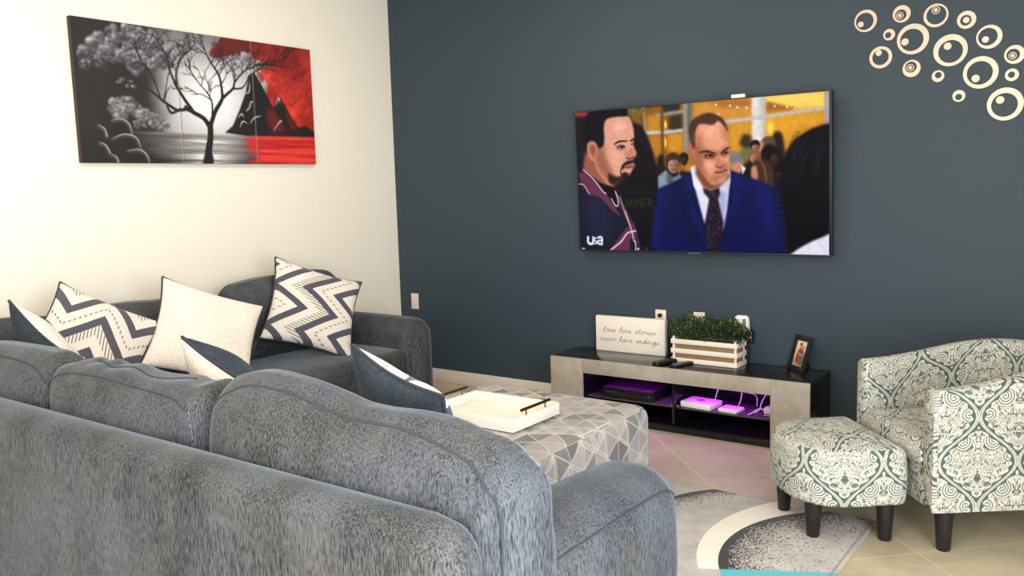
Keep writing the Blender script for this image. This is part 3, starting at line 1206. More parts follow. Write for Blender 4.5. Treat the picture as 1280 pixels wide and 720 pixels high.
# ------------------------------------------------------------------ things on the stand
sg = empty('wood_sign', (-2.578, 4.755, SZ), 0, 'cream box sign with handwritten words on the left of the TV stand', 'sign')
SW, SH = 0.492, 0.227
MB().rbox((-SW / 2, -0.018, 0), (SW / 2, 0.018, SH), 0.002).build('board', MAT['sign'], sg)
# handwriting: strokes on x-height 1, ascender 2, descender -1
GL = {
    't': (0.75, [[(0.0, 0.2), (0.25, 0.9), (0.4, 1.75), (0.32, 0.7), (0.38, 0.1), (0.6, 0.05), (0.75, 0.25)], [(0.1, 1.25), (0.7, 1.35)]]),
    'r': (0.75, [[(0, 0.2), (0.2, 0.9), (0.28, 1.1), (0.32, 0.9), (0.55, 0.95), (0.5, 0.4), (0.55, 0.08), (0.75, 0.25)]]),
    'u': (0.95, [[(0, 0.2), (0.18, 0.95), (0.17, 0.3), (0.35, 0.02), (0.6, 0.35), (0.7, 0.95), (0.68, 0.3), (0.78, 0.05), (0.95, 0.25)]]),
    'e': (0.7, [[(0, 0.2), (0.3, 0.45), (0.48, 0.8), (0.32, 1.0), (0.15, 0.6), (0.22, 0.12), (0.45, 0.03), (0.7, 0.28)]]),
    'l': (0.65, [[(0, 0.2), (0.3, 0.9), (0.5, 1.75), (0.4, 2.05), (0.26, 1.6), (0.24, 0.5), (0.34, 0.05), (0.65, 0.25)]]),
    'o': (0.85, [[(0.0, 0.2), (0.35, 0.98), (0.15, 0.75), (0.15, 0.2), (0.38, 0.02), (0.6, 0.35), (0.55, 0.85), (0.38, 0.95), (0.6, 0.75), (0.85, 0.8)]]),
    'v': (0.8, [[(0, 0.85), (0.12, 0.95), (0.22, 0.5), (0.32, 0.03), (0.37, 0.05), (0.50, 0.5), (0.62, 0.98), (0.8, 0.88)]]),
    's': (0.7, [[(0, 0.2), (0.25, 0.7), (0.38, 1.1), (0.45, 0.7), (0.5, 0.25), (0.3, 0.02), (0.12, 0.12), (0.45, 0.1), (0.7, 0.28)]]),
    'i': (0.45, [[(0, 0.2), (0.17, 0.95), (0.16, 0.25), (0.27, 0.05), (0.45, 0.25)], [(0.22, 1.42), (0.26, 1.47)]]),
    'n': (1.0, [[(0, 0.6), (0.12, 0.95), (0.16, 0.5), (0.16, 0.0), (0.2, 0.6), (0.45, 0.98), (0.6, 0.7), (0.62, 0.2), (0.75, 0.03), (1.0, 0.25)]]),
    'h': (0.95, [[(0, 0.2), (0.3, 1.0), (0.45, 1.8), (0.35, 2.05), (0.22, 1.5), (0.16, 0.0), (0.22, 0.6), (0.45, 0.95), (0.58, 0.6), (0.6, 0.15), (0.72, 0.03), (0.95, 0.25)]]),
    'a': (0.95, [[(0.0, 0.2), (0.5, 0.95), (0.25, 0.9), (0.12, 0.4), (0.27, 0.02), (0.5, 0.3), (0.62, 0.95), (0.6, 0.3), (0.7, 0.04), (0.95, 0.25)]]),
    'd': (0.95, [[(0.0, 0.2), (0.5, 0.95), (0.25, 0.9), (0.12, 0.4), (0.27, 0.02), (0.5, 0.35), (0.68, 1.95), (0.6, 0.4), (0.7, 0.04), (0.95, 0.25)]]),
    'g': (0.85, [[(0.0, 0.2), (0.5, 0.95), (0.25, 0.9), (0.12, 0.4), (0.27, 0.05), (0.5, 0.35), (0.62, 0.95), (0.58, -0.3), (0.42, -0.95), (0.22, -0.8), (0.4, -0.3), (0.85, 0.25)]]),
    ' ': (0.85, []),
}


def write(b, text, x0, z0, k, y, width):
    tot = sum(GL[c][0] for c in text)
    sx = width / tot
    x = 0.0
    for c in text:
        w, strokes = GL[c]
        for stt in strokes:
            P = catmull(stt, 5)
            b.tube([(x0 + (x + p[0] + 0.18 * p[1]) * sx, y, z0 + p[1] * k) for p in P], 0.00115, 5)
        x += w


for line, x0, z0, width in (('true love stories', -0.195, 0.126, 0.375), ('never have endings', -0.215, 0.066, 0.42)):
    tot = sum(GL[c][0] for c in line)
    x = x0
    for word in line.split(' '):
        w_ = width * sum(GL[c][0] for c in word) / tot
        ink = MB()
        write(ink, word, x, z0, 0.0185, -0.0183, w_)
        ink.build('lettered_word', MAT['ink'], sg)
        x += w_ + width * GL[' '][0] / tot

pb = empty('planter_box', (-2.022, 4.675, SZ), math.radians(-1.0), 'whitewashed slat planter of boxwood greenery on the TV stand', 'planter')
PW, PD = 0.208, 0.062
liner = MB().rbox((-PW + .012, -PD + .009, 0.004), (PW - .012, PD - .009, 0.135), 0.004)
liner.build('liner', MAT['burlap'], pb)
for k, z in enumerate((0.002, 0.058, 0.114)):
    for sy in (-1, 1):
        MB().rbox((-PW, sy * PD - (0.008 if sy < 0 else 0), z), (PW, sy * PD + (0.008 if sy > 0 else 0), z + 0.028), 0.002).build('slat', MAT['white_slat'], pb)
    for sx in (-1, 1):
        MB().rbox((sx * PW - (0.008 if sx > 0 else 0), -PD, z), (sx * PW + (0.008 if sx < 0 else 0), PD, z + 0.028), 0.002).build('end_slat', MAT['white_slat'], pb)
for sx in (-1, 1):
    for sy in (-1, 1):
        cx, cy = sx * (PW - 0.015), sy * (PD - 0.006)
        MB().rbox((cx - .007, cy - .006, 0), (cx + .007, cy + .006, 0.158), 0.0015).build('corner_post', MAT['white_slat'], pb)


def foliage(name, mat, count, seed, x, y, z0, zt):
    g = random.Random(seed)
    V, Fc = [], []
    for _ in range(count):
        px, py = g.uniform(-x, x), g.uniform(-y, y)
        if g.random() < .10:
            px *= 1.10
            py *= 1.2
        edge = 1 - 0.35 * (abs(px) / x) ** 6 - 0.25 * (abs(py) / y) ** 4
        bump = 0.5 + 0.5 * math.sin(px * 60 + seed) * math.sin(py * 70 + px * 20)
        pz = z0 + (zt - z0) * edge * (0.72 + 0.36 * bump) * math.sqrt(g.random())
        spread = 1 + 0.14 * min(1, max(0, (pz - z0) / (zt - z0)))
        p = Vector((px * spread, py * spread, pz))
        L, Wd = g.uniform(0.009, 0.016), g.uniform(0.0038, 0.0062)
        a = Vector((px / x * .6 + g.uniform(-1, 1), py / y * .6 + g.uniform(-1, 1), g.uniform(-0.2, 1.2))).normalized()
        s = a.cross(Vector((g.uniform(-1, 1), g.uniform(-1, 1), g.uniform(-1, 1)))).normalized()
        nn = a.cross(s)
        b0 = len(V)
        V += [p, p + a * L * .45 + s * Wd, p + a * L, p + a * L * .45 - s * Wd, p + a * L * .5 - nn * 0.0012]
        Fc += [(b0, b0 + 1, b0 + 4), (b0 + 1, b0 + 2, b0 + 4), (b0 + 2, b0 + 3, b0 + 4), (b0 + 3, b0, b0 + 4)]
    o = mesh_obj(name, V, Fc, mat, pb, smooth=False)
    return o


foliage('foliage', MAT['leaf'], 5200, 3, 0.205, 0.062, 0.125, 0.272)
foliage('young_leaves', MAT['leaf_light'], 700, 5, 0.205, 0.062, 0.16, 0.280)
stems = MB()
for i in range(60):
    x, y = rnd.uniform(-.18, .18), rnd.uniform(-.045, .045)
    stems.tube([(x, y, 0.12), (x * 1.05, y * 1.1, 0.19), (x * 1.1 + rnd.uniform(-.01, .01), y * 1.2, 0.24)], 0.0012, 5)
stems.build('stems', plain('green stem', (60, 74, 40), 0.7), pb)

rc = empty('remote_control', (-2.232, 4.522, SZ), math.radians(-26), 'dark wedge shaped remote lying left of the other on the TV stand', 'remote')
V, Fc = soft_box(0.055, 0.15, 0.022, 0.008, (0, 0, 0), (4, 6, 2), 3, lambda p, u: Vector((p.x * (1 + 0.15 * u[1]), p.y, p.z + 0.011 + 0.004 * (1 + u[1]))))
mesh_obj('case', V, Fc, MAT['black_plastic'], rc)
bt = MB()
for i in range(3):
    for j in range(4):
        bt.lathe([(0.005, 0), (0.0045, 0.003)], 8, ((i - 1) * .016, -.05 + j * .022, 0.0225 + j * .0012))
bt.build('keypad', plain('grey rubber keys', (62, 62, 66), 0.6), rc)
rc = empty('remote_control', (-2.125, 4.53, SZ), math.radians(-14), 'slim black remote lying in front of the planter box', 'remote')
V, Fc = soft_box(0.046, 0.17, 0.018, 0.007, (0, 0, 0), (4, 6, 2), 3, lambda p, u: Vector((p.x, p.y, p.z + 0.009)))
mesh_obj('case', V, Fc, MAT['black_plastic'], rc)
MB().lathe([(0.015, 0), (0.015, 0.003), (0.008, 0.004)], 16, (0, 0.035, 0.0175)).build('control_ring', plain('pale grey ring', (140, 140, 142), 0.5), rc)
bt = MB()
for i in range(3):
    for j in range(3):
        bt.lathe([(0.0045, 0), (0.004, 0.003)], 8, ((i - 1) * .014, -.06 + j * .022, 0.0175))
bt.build('keypad', plain('pale grey keys', (128, 128, 130), 0.5), rc)

# photo frame with its little portrait
pf = empty('photo_frame', (-1.523, 4.712, SZ), math.radians(-35), 'black easel photo frame of a couple at the right end of the TV stand', 'photo frame')
tilt = Matrix.Rotation(math.radians(-17), 4, 'X')
fw, fh, ft = 0.069, 0.20, 0.014
b = MB()
for lo, hi in (((-fw, 0, 0), (fw, ft, 0.028)), ((-fw, 0, fh - .028), (fw, ft, fh)), ((-fw, 0, .027), (-fw + .025, ft, fh - .027)), ((fw - .025, 0, .027), (fw, ft, fh - .027))):
    b.rbox(lo, hi, 0.002, 2, tilt)
b.build('frame', MAT['black_plastic'], pf)
MB().rbox((-fw + .02, 0.007, 0.02), (fw - .02, ft - .001, fh - .02), 0.001, 1, tilt).build('backing', MAT['black_gloss'], pf)
MB().tube([tilt @ Vector((0, ft, 0.13)), Vector((0, 0.10, 0.003))], 0.006, 6).build('easel_leg', MAT['black_plastic'], pf)
pp = Paint(40, 70, [(0, 0), (40, 0), (40, 72), (0, 72)], 2)
pp.a[:] = (206, 188, 160)
pp.poly([(0, 0), (40, 0), (40, 30), (0, 26)], (222, 208, 180), 4)
pp.poly([(0, 52), (40, 48), (40, 72), (0, 72)], (150, 136, 116), 3)
pp.poly([(12, 26), (20, 20), (28, 24), (32, 40), (30, 60), (12, 62), (8, 44)], (150, 58, 44), 1, True)
pp.poly([(20, 32), (30, 28), (35, 44), (34, 66), (22, 66)], (104, 92, 82), 1, True)
pp.disc((17, 14), 5.2, (190, 138, 108), ry=6.5)
pp.disc((17, 10), 5.0, (52, 38, 32), ry=3.5)
pp.disc((26, 21), 4.6, (204, 150, 118), ry=5.5)
pp.poly([(21, 18), (26, 14), (31, 18), (31, 28), (29, 22), (23, 20)], (160, 118, 72), 0.6, True)
pp.line([(12, 34), (20, 40), (29, 38)], 3, (206, 150, 116))
tl, tr_, bl = (tilt @ Vector(p) for p in ((-fw + .024, 0.0065, fh - .027), (fw - .024, 0.0065, fh - .027), (-fw + .024, 0.0065, 0.027)))
picture('photograph', pp.verts(), tl, tr_, bl, vcol_mat('portrait print', 0, 0.35), pf)

# ------------------------------------------------------------------ things on the dark wall
def wplate(name, cx, cz, label, cat, kind):
    r = empty(name, (cx, D, cz), 0, label, cat)
    MB().rbox((-0.037, -0.007, -0.06), (0.037, 0, 0.06), 0.003).build('plate', MAT['ivory_plate'], r)
    if kind == 'blank':
        MB().rbox((-0.016, -0.010, -0.033), (0.016, -0.006, 0.033), 0.0015).build('rocker', MAT['ivory_plate'], r)
    else:
        for s_ in (-1, 1):
            so = MB().rbox((-0.017, -0.010, s_ * 0.026 - .016), (0.017, -0.0065, s_ * 0.026 + .016), 0.002).build('socket', MAT['ivory_plate'], r)
            MB().rbox((-0.009, -0.0105, s_ * .026 - .004), (-0.006, -0.0098, s_ * .026 + .008), 0).rbox(
                (0.006, -0.0105, s_ * .026 - .004), (0.009, -0.0098, s_ * .026 + .008), 0).build('slot', MAT['black_plastic'], so)
    return r


wplate('wall_plate', -4.485, 0.608, 'ivory switch plate on the dark wall beside the far sofa arm', 'switch plate', 'blank')
wplate('wall_outlet', -2.398, 0.607, 'ivory outlet peeking above the handwritten sign', 'outlet', 'outlet')
tag(MB().lathe([(0.014, 0), (0.012, 0.016)], 14, (-2.398, D - 0.0105, 0.633), 'y').build('power_plug', MAT['black_plastic']), 'black plug in the ivory outlet above the handwritten sign', 'plug')
wplate('wall_outlet', -2.14, 0.607, 'ivory outlet hidden behind the planter greenery', 'outlet', 'outlet')
pg = empty('plug_in_freshener', (-1.862, D - 0.001, 0.607), 0, 'white rounded plug-in on the wall right of the planter', 'air freshener')
V, Fc = soft_box(0.092, 0.045, 0.125, 0.022, (0, 0, 0), (4, 3, 5), 4, lambda p, u: Vector((p.x * (1 - 0.12 * max(0, u[2]) ** 2), p.y - 0.0225, p.z)))
mesh_obj('body', V, Fc, MAT['white_plastic'], pg)
MB().rbox((0.012, -0.047, 0.0), (0.032, -0.0445, 0.045), 0.0005).build('vent', plain('grey vent', (120, 116, 110), 0.6), pg)
pa = empty('power_adapter', (-1.815, D - 0.001, 0.545), 0, 'black power adapter with a red light right of the planter', 'adapter')
V, Fc = soft_box(0.05, 0.045, 0.078, 0.012, (0, 0, 0), (3, 3, 4), 3, lambda p, u: Vector((p.x, p.y - 0.024, p.z)))
mesh_obj('body', V, Fc, MAT['black_plastic'], pa)
MB().lathe([(0.004, 0), (0.003, 0.002)], 10, (0.014, -0.0465, 0.0), 'y').build('indicator', m_emit('red indicator', (1.0, 0.12, 0.05), 1.5), pa)
MB().tube(catmull([(0.0, -0.03, -0.04), (0.002, -0.03, -0.08), (0.0, -0.028, -0.12), (-0.01, -0.02, -0.152)], 6), 0.0025, 6).build('cord', MAT['black_plastic'], pa)

DEC = [((-1.203, 2.265), 0.0564, (-1.207, 2.263), 0.0437, (-1.227, 2.25), 0.0146, 0, 'leftmost ring decal of the wall cluster, dot at lower left'),
       ((-1.028, 2.276), 0.0427, (-1.032, 2.271), 0.0276, (-1.037, 2.269), 0.0089, 1, 'medium ring decal with a bullseye, second in the top row'),
       ((-0.868, 2.246), 0.0568, (-0.866, 2.248), 0.0456, (-0.869, 2.272), 0.0095, 1, 'thin ring decal with a bullseye touching its top edge'),
       ((-0.73, 2.206), 0.0425, (-0.733, 2.204), 0.0255, (-0.731, 2.205), 0.0145, 0, 'medium ring decal with a large plain dot in its middle'),
       ((-0.629, 2.112), 0.0563, (-0.635, 2.113), 0.042, (-0.645, 2.101), 0.0151, 0, 'ring decal with a lower dot near the upper right of the cluster'),
       ((-1.086, 2.18), 0.0288, (-1.091, 2.178), 0.0153, None, 0, 0, 'tiny plain ring decal at the left, below the bullseye ring'),
       ((-0.972, 2.144), 0.0757, (-0.977, 2.14), 0.0554, (-1.009, 2.134), 0.0176, 0, 'large ring decal with its dot at the left rim'),
       ((-0.798, 2.068), 0.0774, (-0.797, 2.062), 0.0557, (-0.811, 2.089), 0.0174, 0, 'large ring decal in the middle of the cluster, dot at the top'),
       ((-1.125, 2.07), 0.0558, (-1.126, 2.071), 0.0405, (-1.135, 2.094), 0.0153, 0, 'lowest ring decal at the left of the cluster, dot at the top'),
       ((-0.975, 1.998), 0.0427, (-0.978, 2.005), 0.0276, (-0.981, 2.002), 0.0089, 1, 'medium bullseye ring decal at the lower left of the cluster'),
       ((-0.851, 1.947), 0.0287, (-0.85, 1.952), 0.0157, None, 0, 0, 'tiny plain ring decal right of the lower bullseye ring'),
       ((-0.661, 1.946), 0.0773, (-0.665, 1.944), 0.0569, (-0.682, 1.919), 0.0178, 0, 'large ring decal with its dot at the bottom left'),
       ((-0.519, 2.016), 0.0437, (-0.525, 2.015), 0.0286, (-0.527, 2.011), 0.0084, 1, 'bullseye ring decal at the far right of the cluster'),
       ((-0.527, 1.921), 0.0294, (-0.529, 1.922), 0.0151, None, 0, 0, 'tiny plain ring decal at the far right of the cluster'),
       ((-0.754, 1.841), 0.0287, (-0.755, 1.836), 0.0157, None, 0, 0, 'tiny plain ring decal at the bottom of the cluster'),
       ((-0.551, 1.785), 0.0782, (-0.554, 1.781), 0.0569, (-0.573, 1.806), 0.0178, 0, 'largest and lowest ring decal of the cluster')]


def annulus(b, c, r, hc, rh, t=0.003, n=48):
    """ring plate with an off-centre hole, x/z plane, facing -y"""
    V, Fc = [], []
    for k in range(n):
        q = 2 * PI * k / n
        cs, sn = math.cos(q), math.sin(q)
        o = (c[0] + r * cs, c[1] + r * sn)
        i = (hc[0] + rh * cs, hc[1] + rh * sn)
        V += [(o[0], 0, o[1]), (o[0], -t, o[1]), (i[0], -t, i[1]), (i[0], 0, i[1])]
    for k in range(n):
        a, b2 = 4 * k, 4 * ((k + 1) % n)
        for j in range(4):
            Fc.append((a + j, a + (j + 1) % 4, b2 + (j + 1) % 4, b2 + j))
    b.add(V, [f[::-1] for f in Fc])
    return b


for c, r, hc, rh, d, rd, kind, lab in DEC:
    root = empty('ring_decal', (c[0], D - 0.0005, c[1]), 0, lab, 'wall decal', 'mirror ring decals on the dark wall')
    annulus(MB(), (0, 0), r, (hc[0] - c[0], hc[1] - c[1]), rh).build('ring', MAT['mirror'], root, smooth=False)
    if d:
        dx, dz = d[0] - c[0], d[1] - c[1]
        MB().lathe([(rd, 0), (rd, 0.003)], 28, (dx, 0, dz), 'y').build('dot', MAT['mirror'], root, smooth=False)
        if kind:
            annulus(MB(), (dx, dz), rd * 2.0, (dx, dz), rd * 1.62).build('inner_ring', MAT['mirror'], root, smooth=False)


# ------------------------------------------------------------------ television
TBL, TBR = Vector((-2.946, 4.760, 1.032)), Vector((-1.344, 4.760, 1.028))
TTL, TTR = Vector((-2.945, 4.715, 1.922)), Vector((-1.345, 4.715, 1.918))
tvx = (TBR - TBL).normalized()
tvu = (TTL - TBL)
TVW, TVH = (TBR - TBL).length, tvu.length
tvu = (tvu - tvx * tvu.dot(tvx)).normalized()
tvn = tvx.cross(tvu)          # toward the room
tvn = tvn if tvn.y < 0 else -tvn
tel = empty('television', (TBL + TBR) / 2, 0, 'large flat television mounted on the dark wall, showing two men talking', 'television')
tel.rotation_mode = 'QUATERNION'
tel.rotation_quaternion = Matrix((tvx, -tvn, tvu)).transposed().to_quaternion()   # local: x right, y back, z up
hw = TVW / 2
cas = MB()
BZ, BR_ = 0.007, 0.014
cas.rbox((-hw, 0.003, 0), (hw, 0.032, TVH), 0.003)
cas.rbox((-hw, 0, 0), (hw, 0.006, 0.010), 0.0015).rbox((-hw, 0, TVH - BZ), (hw, 0.006, TVH), 0.0015)
cas.rbox((-hw, 0, 0.009), (-hw + BZ, 0.006, TVH - BZ + .001), 0.0015).rbox((hw - BR_, 0, 0.009), (hw, 0.006, TVH - BZ + .001), 0.0015)
cas.build('case', MAT['black_plastic'], tel)
MB().rbox((-0.35, 0.030, 0.12), (0.35, 0.062, 0.62), 0.01).build('rear_housing', MAT['black_plastic'], tel)
MB().rbox((-0.2, 0.058, 0.3), (0.2, 0.074, 0.55), 0.004).build('wall_bracket', MAT['black_plastic'], tel)
MB().rbox((0.245, 0.002, TVH - 0.004), (0.325, 0.022, TVH + 0.020), 0.003).build('sensor_bar', MAT['ivory_plate'], tel)
MB().rbox((-0.04, -0.0012, -0.005), (0.04, 0.004, 0.006), 0.001).build('badge', plain('grey tv badge', (96, 98, 102), 0.3, 0.6), tel)


def A(x, y):
    return (712 + x / 3.271, 105 + y / 3.273)


def B(x, y):
    return (870 + x / 3.274, 105 + y / 3.273)


def AA(*p):
    return [A(*q) for q in p]


def BB(*p):
    return [B(*q) for q in p]


W_, H_ = 336, 188
P = Paint(W_, H_, [(718.5, 141), (1036.5, 114), (1036.5, 319), (726.3, 312.5)], 2)
P.a[:] = (30, 26, 34)
P.poly(BB((-70, 20), (550, 20), (550, 420), (-70, 420)), (196, 146, 54))
P.poly(BB((-70, 30), (60, 60), (60, 330), (-70, 330)), (178, 126, 46), 6)
P.poly(BB((275, 45), (530, 25), (530, 105), (400, 108), (285, 78)), (250, 214, 116), 2)
P.poly(BB((-10, 78), (230, 60), (228, 140), (-10, 150)), (214, 160, 78), 2)
P.poly(BB((290, 74), (425, 104), (300, 122), (285, 112)), (176, 112, 62), 1)
P.poly(BB((40, 72), (230, 60), (228, 92), (120, 100)), (186, 126, 66), 2)
for x, y in ((82, 86), (92, 125), (170, 97), (208, 98), (322, 92), (404, 104), (372, 96), (140, 90)):
    P.disc(B(x, y), 1.6, (255, 244, 214), soft=.6)
P.poly(BB((280, 120), (520, 108), (520, 170), (420, 190), (360, 260), (280, 230)), (226, 172, 60), 5)
P.disc(B(304, 180), 6, (255, 226, 110), soft=.9, ry=12)
P.poly(BB((130, 160), (228, 150), (228, 260), (140, 280)), (216, 164, 62), 3)
P.poly(BB((228, 50), (283, 45), (281, 225), (250, 250), (230, 240)), (226, 222, 220), 1)
P.poly(BB((262, 50), (283, 45), (281, 225), (268, 230)), (196, 190, 186), 2)
P.poly(BB((110, 148), (228, 136), (526, 92), (526, 106), (228, 150), (115, 164)), (202, 196, 194), .5)
P.poly(BB((524, 30), (545, 28), (545, 190), (526, 175)), (176, 174, 184), .5)
# left of the middle man
P.poly(AA((236, 95), (300, 95), (300, 215), (262, 160), (240, 130)), (150, 112, 44), 2)
P.poly(AA((300, 95), (470, 80), (470, 360), (330, 330), (300, 240)), (168, 112, 40), 2)
P.poly(AA((320, 130), (376, 128), (372, 196), (318, 200)), (206, 150, 52), 2)
P.poly(AA((318, 208), (380, 206), (376, 290), (340, 300)), (196, 140, 52), 3)
P.poly(AA((402, 206), (466, 198), (466, 280), (402, 280)), (214, 158, 56), 2)
P.disc(A(393, 168), 3.4, (255, 226, 130), soft=.8, ry=8)
P.disc(A(392, 240), 3.0, (255, 214, 110), soft=.8, ry=9)
P.poly(AA((380, 86), (452, 80), (452, 108), (380, 122)), (58, 58, 62), 1)
P.poly(AA((408, 132), (462, 122), (462, 192), (408, 196)), (74, 62, 46), 2)
P.poly(AA((464, 80), (500, 78), (496, 280), (470, 280)), (158, 158, 156), .7)
P.poly(AA((482, 80), (500, 78), (496, 280), (486, 280)), (118, 122, 112), .7)
P.poly(AA((350, 124), (466, 106), (466, 118), (352, 136)), (162, 166, 160), .6)
P.poly(AA((312, 194), (402, 190), (466, 184), (466, 196), (402, 204), (312, 207)), (206, 208, 206), .6)
P.poly(AA((296, 95), (303, 95), (320, 230), (312, 230)), (170, 172, 164), .6)
P.poly(AA((372, 100), (384, 98), (388, 280), (378, 280)), (120, 90, 44), .6)
g_ = random.Random(4)
for _ in range(70):
    P.disc(A(g_.uniform(236, 345), g_.uniform(97, 126)), g_.uniform(.8, 2.2), g_.choice([(96, 122, 44), (130, 150, 66), (90, 92, 40)]), soft=.8, alpha=.7)
P.poly(AA((14, 110), (80, 112), (70, 138), (14, 140)), (186, 70, 66), 1)
P.poly(AA((14, 136), (75, 134), (60, 380), (14, 380)), (38, 32, 44), 2)
# dark van
P.poly(AA((225, 175), (262, 164), (290, 168), (318, 215), (345, 290), (362, 360), (372, 440), (368, 700), (200, 700), (215, 420)), (24, 18, 28), 1)
P.poly(AA((262, 172), (286, 172), (312, 220), (335, 290), (300, 250), (270, 200)), (44, 34, 52), 3)
P.poly(AA((230, 440), (355, 440), (352, 446), (230, 448)), (44, 38, 50), .6)
# MINER lettering on the van
LT = {'M': [[(0, 1), (0.05, 0), (.5, .75), (.95, 0), (1, 1)]], 'I': [[(.5, 0), (.5, 1)], [(.25, 0), (.75, 0)], [(.25, 1), (.75, 1)]],
      'N': [[(.05, 1), (.05, 0), (.95, 1), (.95, 0)]], 'E': [[(.9, 0), (.1, 0), (.1, 1), (.9, 1)], [(.1, .5), (.7, .5)]],
      'R': [[(.1, 1), (.1, 0), (.7, 0), (.85, .25), (.7, .5), (.1, .5)], [(.45, .5), (.9, 1)]]}
for ch, x in zip('MINER', (230, 257, 275, 299, 322)):
    wd = {'M': 24, 'I': 16}.get(ch, 20)
    for stt in LT[ch]:
        P.line([A(x + p[0] * wd, 472 + p[1] * 30) for p in stt], 1.3, (52, 72, 40), False)
# people in the crowd


def head(p, r, skin, hair, ry=None, hd=0.5):
    ry = ry or r * 1.3
    P.disc((p[0], p[1] - ry * .35), r * 1.15, hair, ry=ry * .95)
    P.disc((p[0] + r * .1, p[1] + ry * hd * .3), r * .88, skin, tuple(c * .62 for c in skin), (-1, -.3), .2, ry=ry * .85)
    P.poly([(p[0] - r, p[1] - ry * .4), (p[0] - r * .5, p[1] - ry * 1.1), (p[0] + r * .6, p[1] - ry * 1.1), (p[0] + r * 1.05, p[1] - ry * .35), (p[0] + r * .3, p[1] - ry * .5)], hair, .4, True)
    for sx in (-.3, .45):
        P.disc((p[0] + r * sx, p[1] + ry * .05), r * .16, tuple(c * .35 for c in skin), soft=.8)
    P.line([(p[0] - r * .1, p[1] + ry * .55), (p[0] + r * .4, p[1] + ry * .53)], r * .14, tuple(c * .5 for c in skin))


P.poly(AA((360, 305), (385, 280), (395, 380), (362, 370)), (40, 34, 32), 1.5)
P.poly(AA((446, 375), (455, 355), (490, 360), (512, 380), (470, 400)), (40, 40, 50), 1)
head(A(468, 312), 5.6, (96, 66, 54), (28, 22, 22))
P.poly(AA((362, 380), (395, 352), (420, 385), (452, 372), (470, 395), (440, 440), (364, 432)), (150, 164, 172), .8)
P.poly(AA((400, 360), (425, 382), (420, 420), (398, 400)), (92, 106, 116), 1)
head(A(424, 330), 9.2, (226, 170, 148), (84, 62, 48))
P.poly(BB((170, 300), (205, 245), (228, 240), (235, 270), (212, 330)), (128, 130, 88), 1)
P.poly(BB((186, 340), (240, 300), (330, 330), (350, 420), (230, 420)), (26, 22, 28), 2)
P.poly(BB((180, 250), (190, 214), (206, 206), (224, 216), (230, 248), (210, 262)), (74, 66, 40), 1.5, True)
P.poly(BB((308, 250), (318, 206), (334, 194), (352, 206), (360, 250), (366, 330), (330, 330)), (52, 40, 30), 1.2, True)
head(B(243, 260), 5.5, (214, 160, 138), (36, 28, 28))
P.disc(B(296, 246), 9.5, (122, 104, 92), (92, 78, 70), ry=9.5)
P.poly(BB((262, 240), (278, 235), (272, 285), (262, 280)), (206, 150, 128), .5)
head(B(240, 302), 6.4, (222, 164, 132), (150, 112, 70))
P.poly(BB((266, 290), (280, 258), (310, 250), (340, 280), (350, 360), (290, 340)), (22, 18, 22), .8, True)
P.disc(B(322, 312), 5.2, (104, 70, 56), (60, 40, 34), ry=7.5)
P.poly(BB((222, 400), (228, 330), (262, 308), (300, 316), (318, 360), (318, 420), (300, 440), (240, 420)), (88, 60, 46), 1, True)
P.poly(BB((226, 380), (228, 344), (246, 336), (254, 370), (250, 395)), (206, 150, 124), .6, True)
P.line(BB((262, 312), (282, 350), (290, 420)), 2.5, (132, 92, 66))
P.poly(BB((138, 320), (142, 285), (168, 278), (186, 300), (186, 330), (160, 340)), (136, 138, 142), .8, True)
P.poly(BB((150, 330), (182, 320), (190, 350), (180, 372), (150, 360)), (206, 150, 132), .8, True)
P.poly(BB((178, 372), (196, 345), (224, 350), (222, 400), (186, 390)), (24, 20, 24), .8)
P.poly(BB((186, 330), (206, 345), (190, 375)), (226, 226, 230), .4)
# dark figure and padded blue coat beside the suit
P.poly(BB((305, 430), (345, 400), (400, 480), (400, 720), (330, 720)), (18, 22, 60), 1)
for k in range(9):
    P.line(BB((322, 480 + k * 24), (345, 474 + k * 24), (372, 484 + k * 24)), 1.6, (36, 52, 130), alpha=.4)
# man in the blue suit
P.poly(BB((-190, 720), (-178, 600), (-152, 430), (-70, 392), (0, 352), (60, 400), (140, 352), (215, 382), (300, 414), (322, 480), (345, 600), (372, 720)), (13, 27, 92), .8)
P.poly(BB((-152, 440), (-120, 420), (-150, 640), (-180, 700)), (22, 42, 122), 4)
P.poly(BB((-90, 405), (-10, 370), (20, 560), (40, 700), (-30, 640), (-70, 500)), (11, 23, 80), 3)
P.poly(BB((140, 360), (180, 380), (160, 470), (110, 660), (90, 700), (112, 560)), (9, 18, 66), 2)
P.poly(BB((230, 395), (296, 420), (318, 500), (330, 640), (280, 600), (262, 480)), (21, 40, 118), 6)
P.poly(BB((150, 365), (185, 380), (206, 428), (160, 440), (185, 456), (110, 620), (150, 470)), (18, 35, 108), 1)
P.poly(BB((-46, 382), (-8, 362), (-6, 430), (-52, 442), (-22, 458), (40, 640), (-10, 560)), (19, 36, 110), 1)
P.poly(BB((-20, 345), (0, 330), (40, 400), (140, 350), (142, 390), (128, 520), (110, 600), (60, 600), (36, 570), (0, 440)), (222, 222, 238), .7)
P.poly(BB((96, 440), (128, 440), (116, 580), (104, 600)), (176, 182, 216), 1.5)
P.poly(BB((-20, 340), (6, 352), (46, 418), (10, 444), (-8, 420)), (232, 232, 246), .4)
P.poly(BB((140, 350), (142, 400), (130, 440), (84, 424), (110, 400)), (206, 208, 228), .4)
P.poly(BB((30, 424), (62, 436), (96, 422), (100, 452), (92, 470), (114, 570), (96, 700), (56, 700), (36, 580), (56, 470), (34, 446)), (48, 32, 50), .5)
g_ = random.Random(9)
for k in range(70):
    y = g_.uniform(440, 690)
    x = 72 + g_.uniform(-26, 28) * (0.6 if y < 480 else 1)
    P.disc(B(x, y), .55, (196, 160, 190), soft=.7)
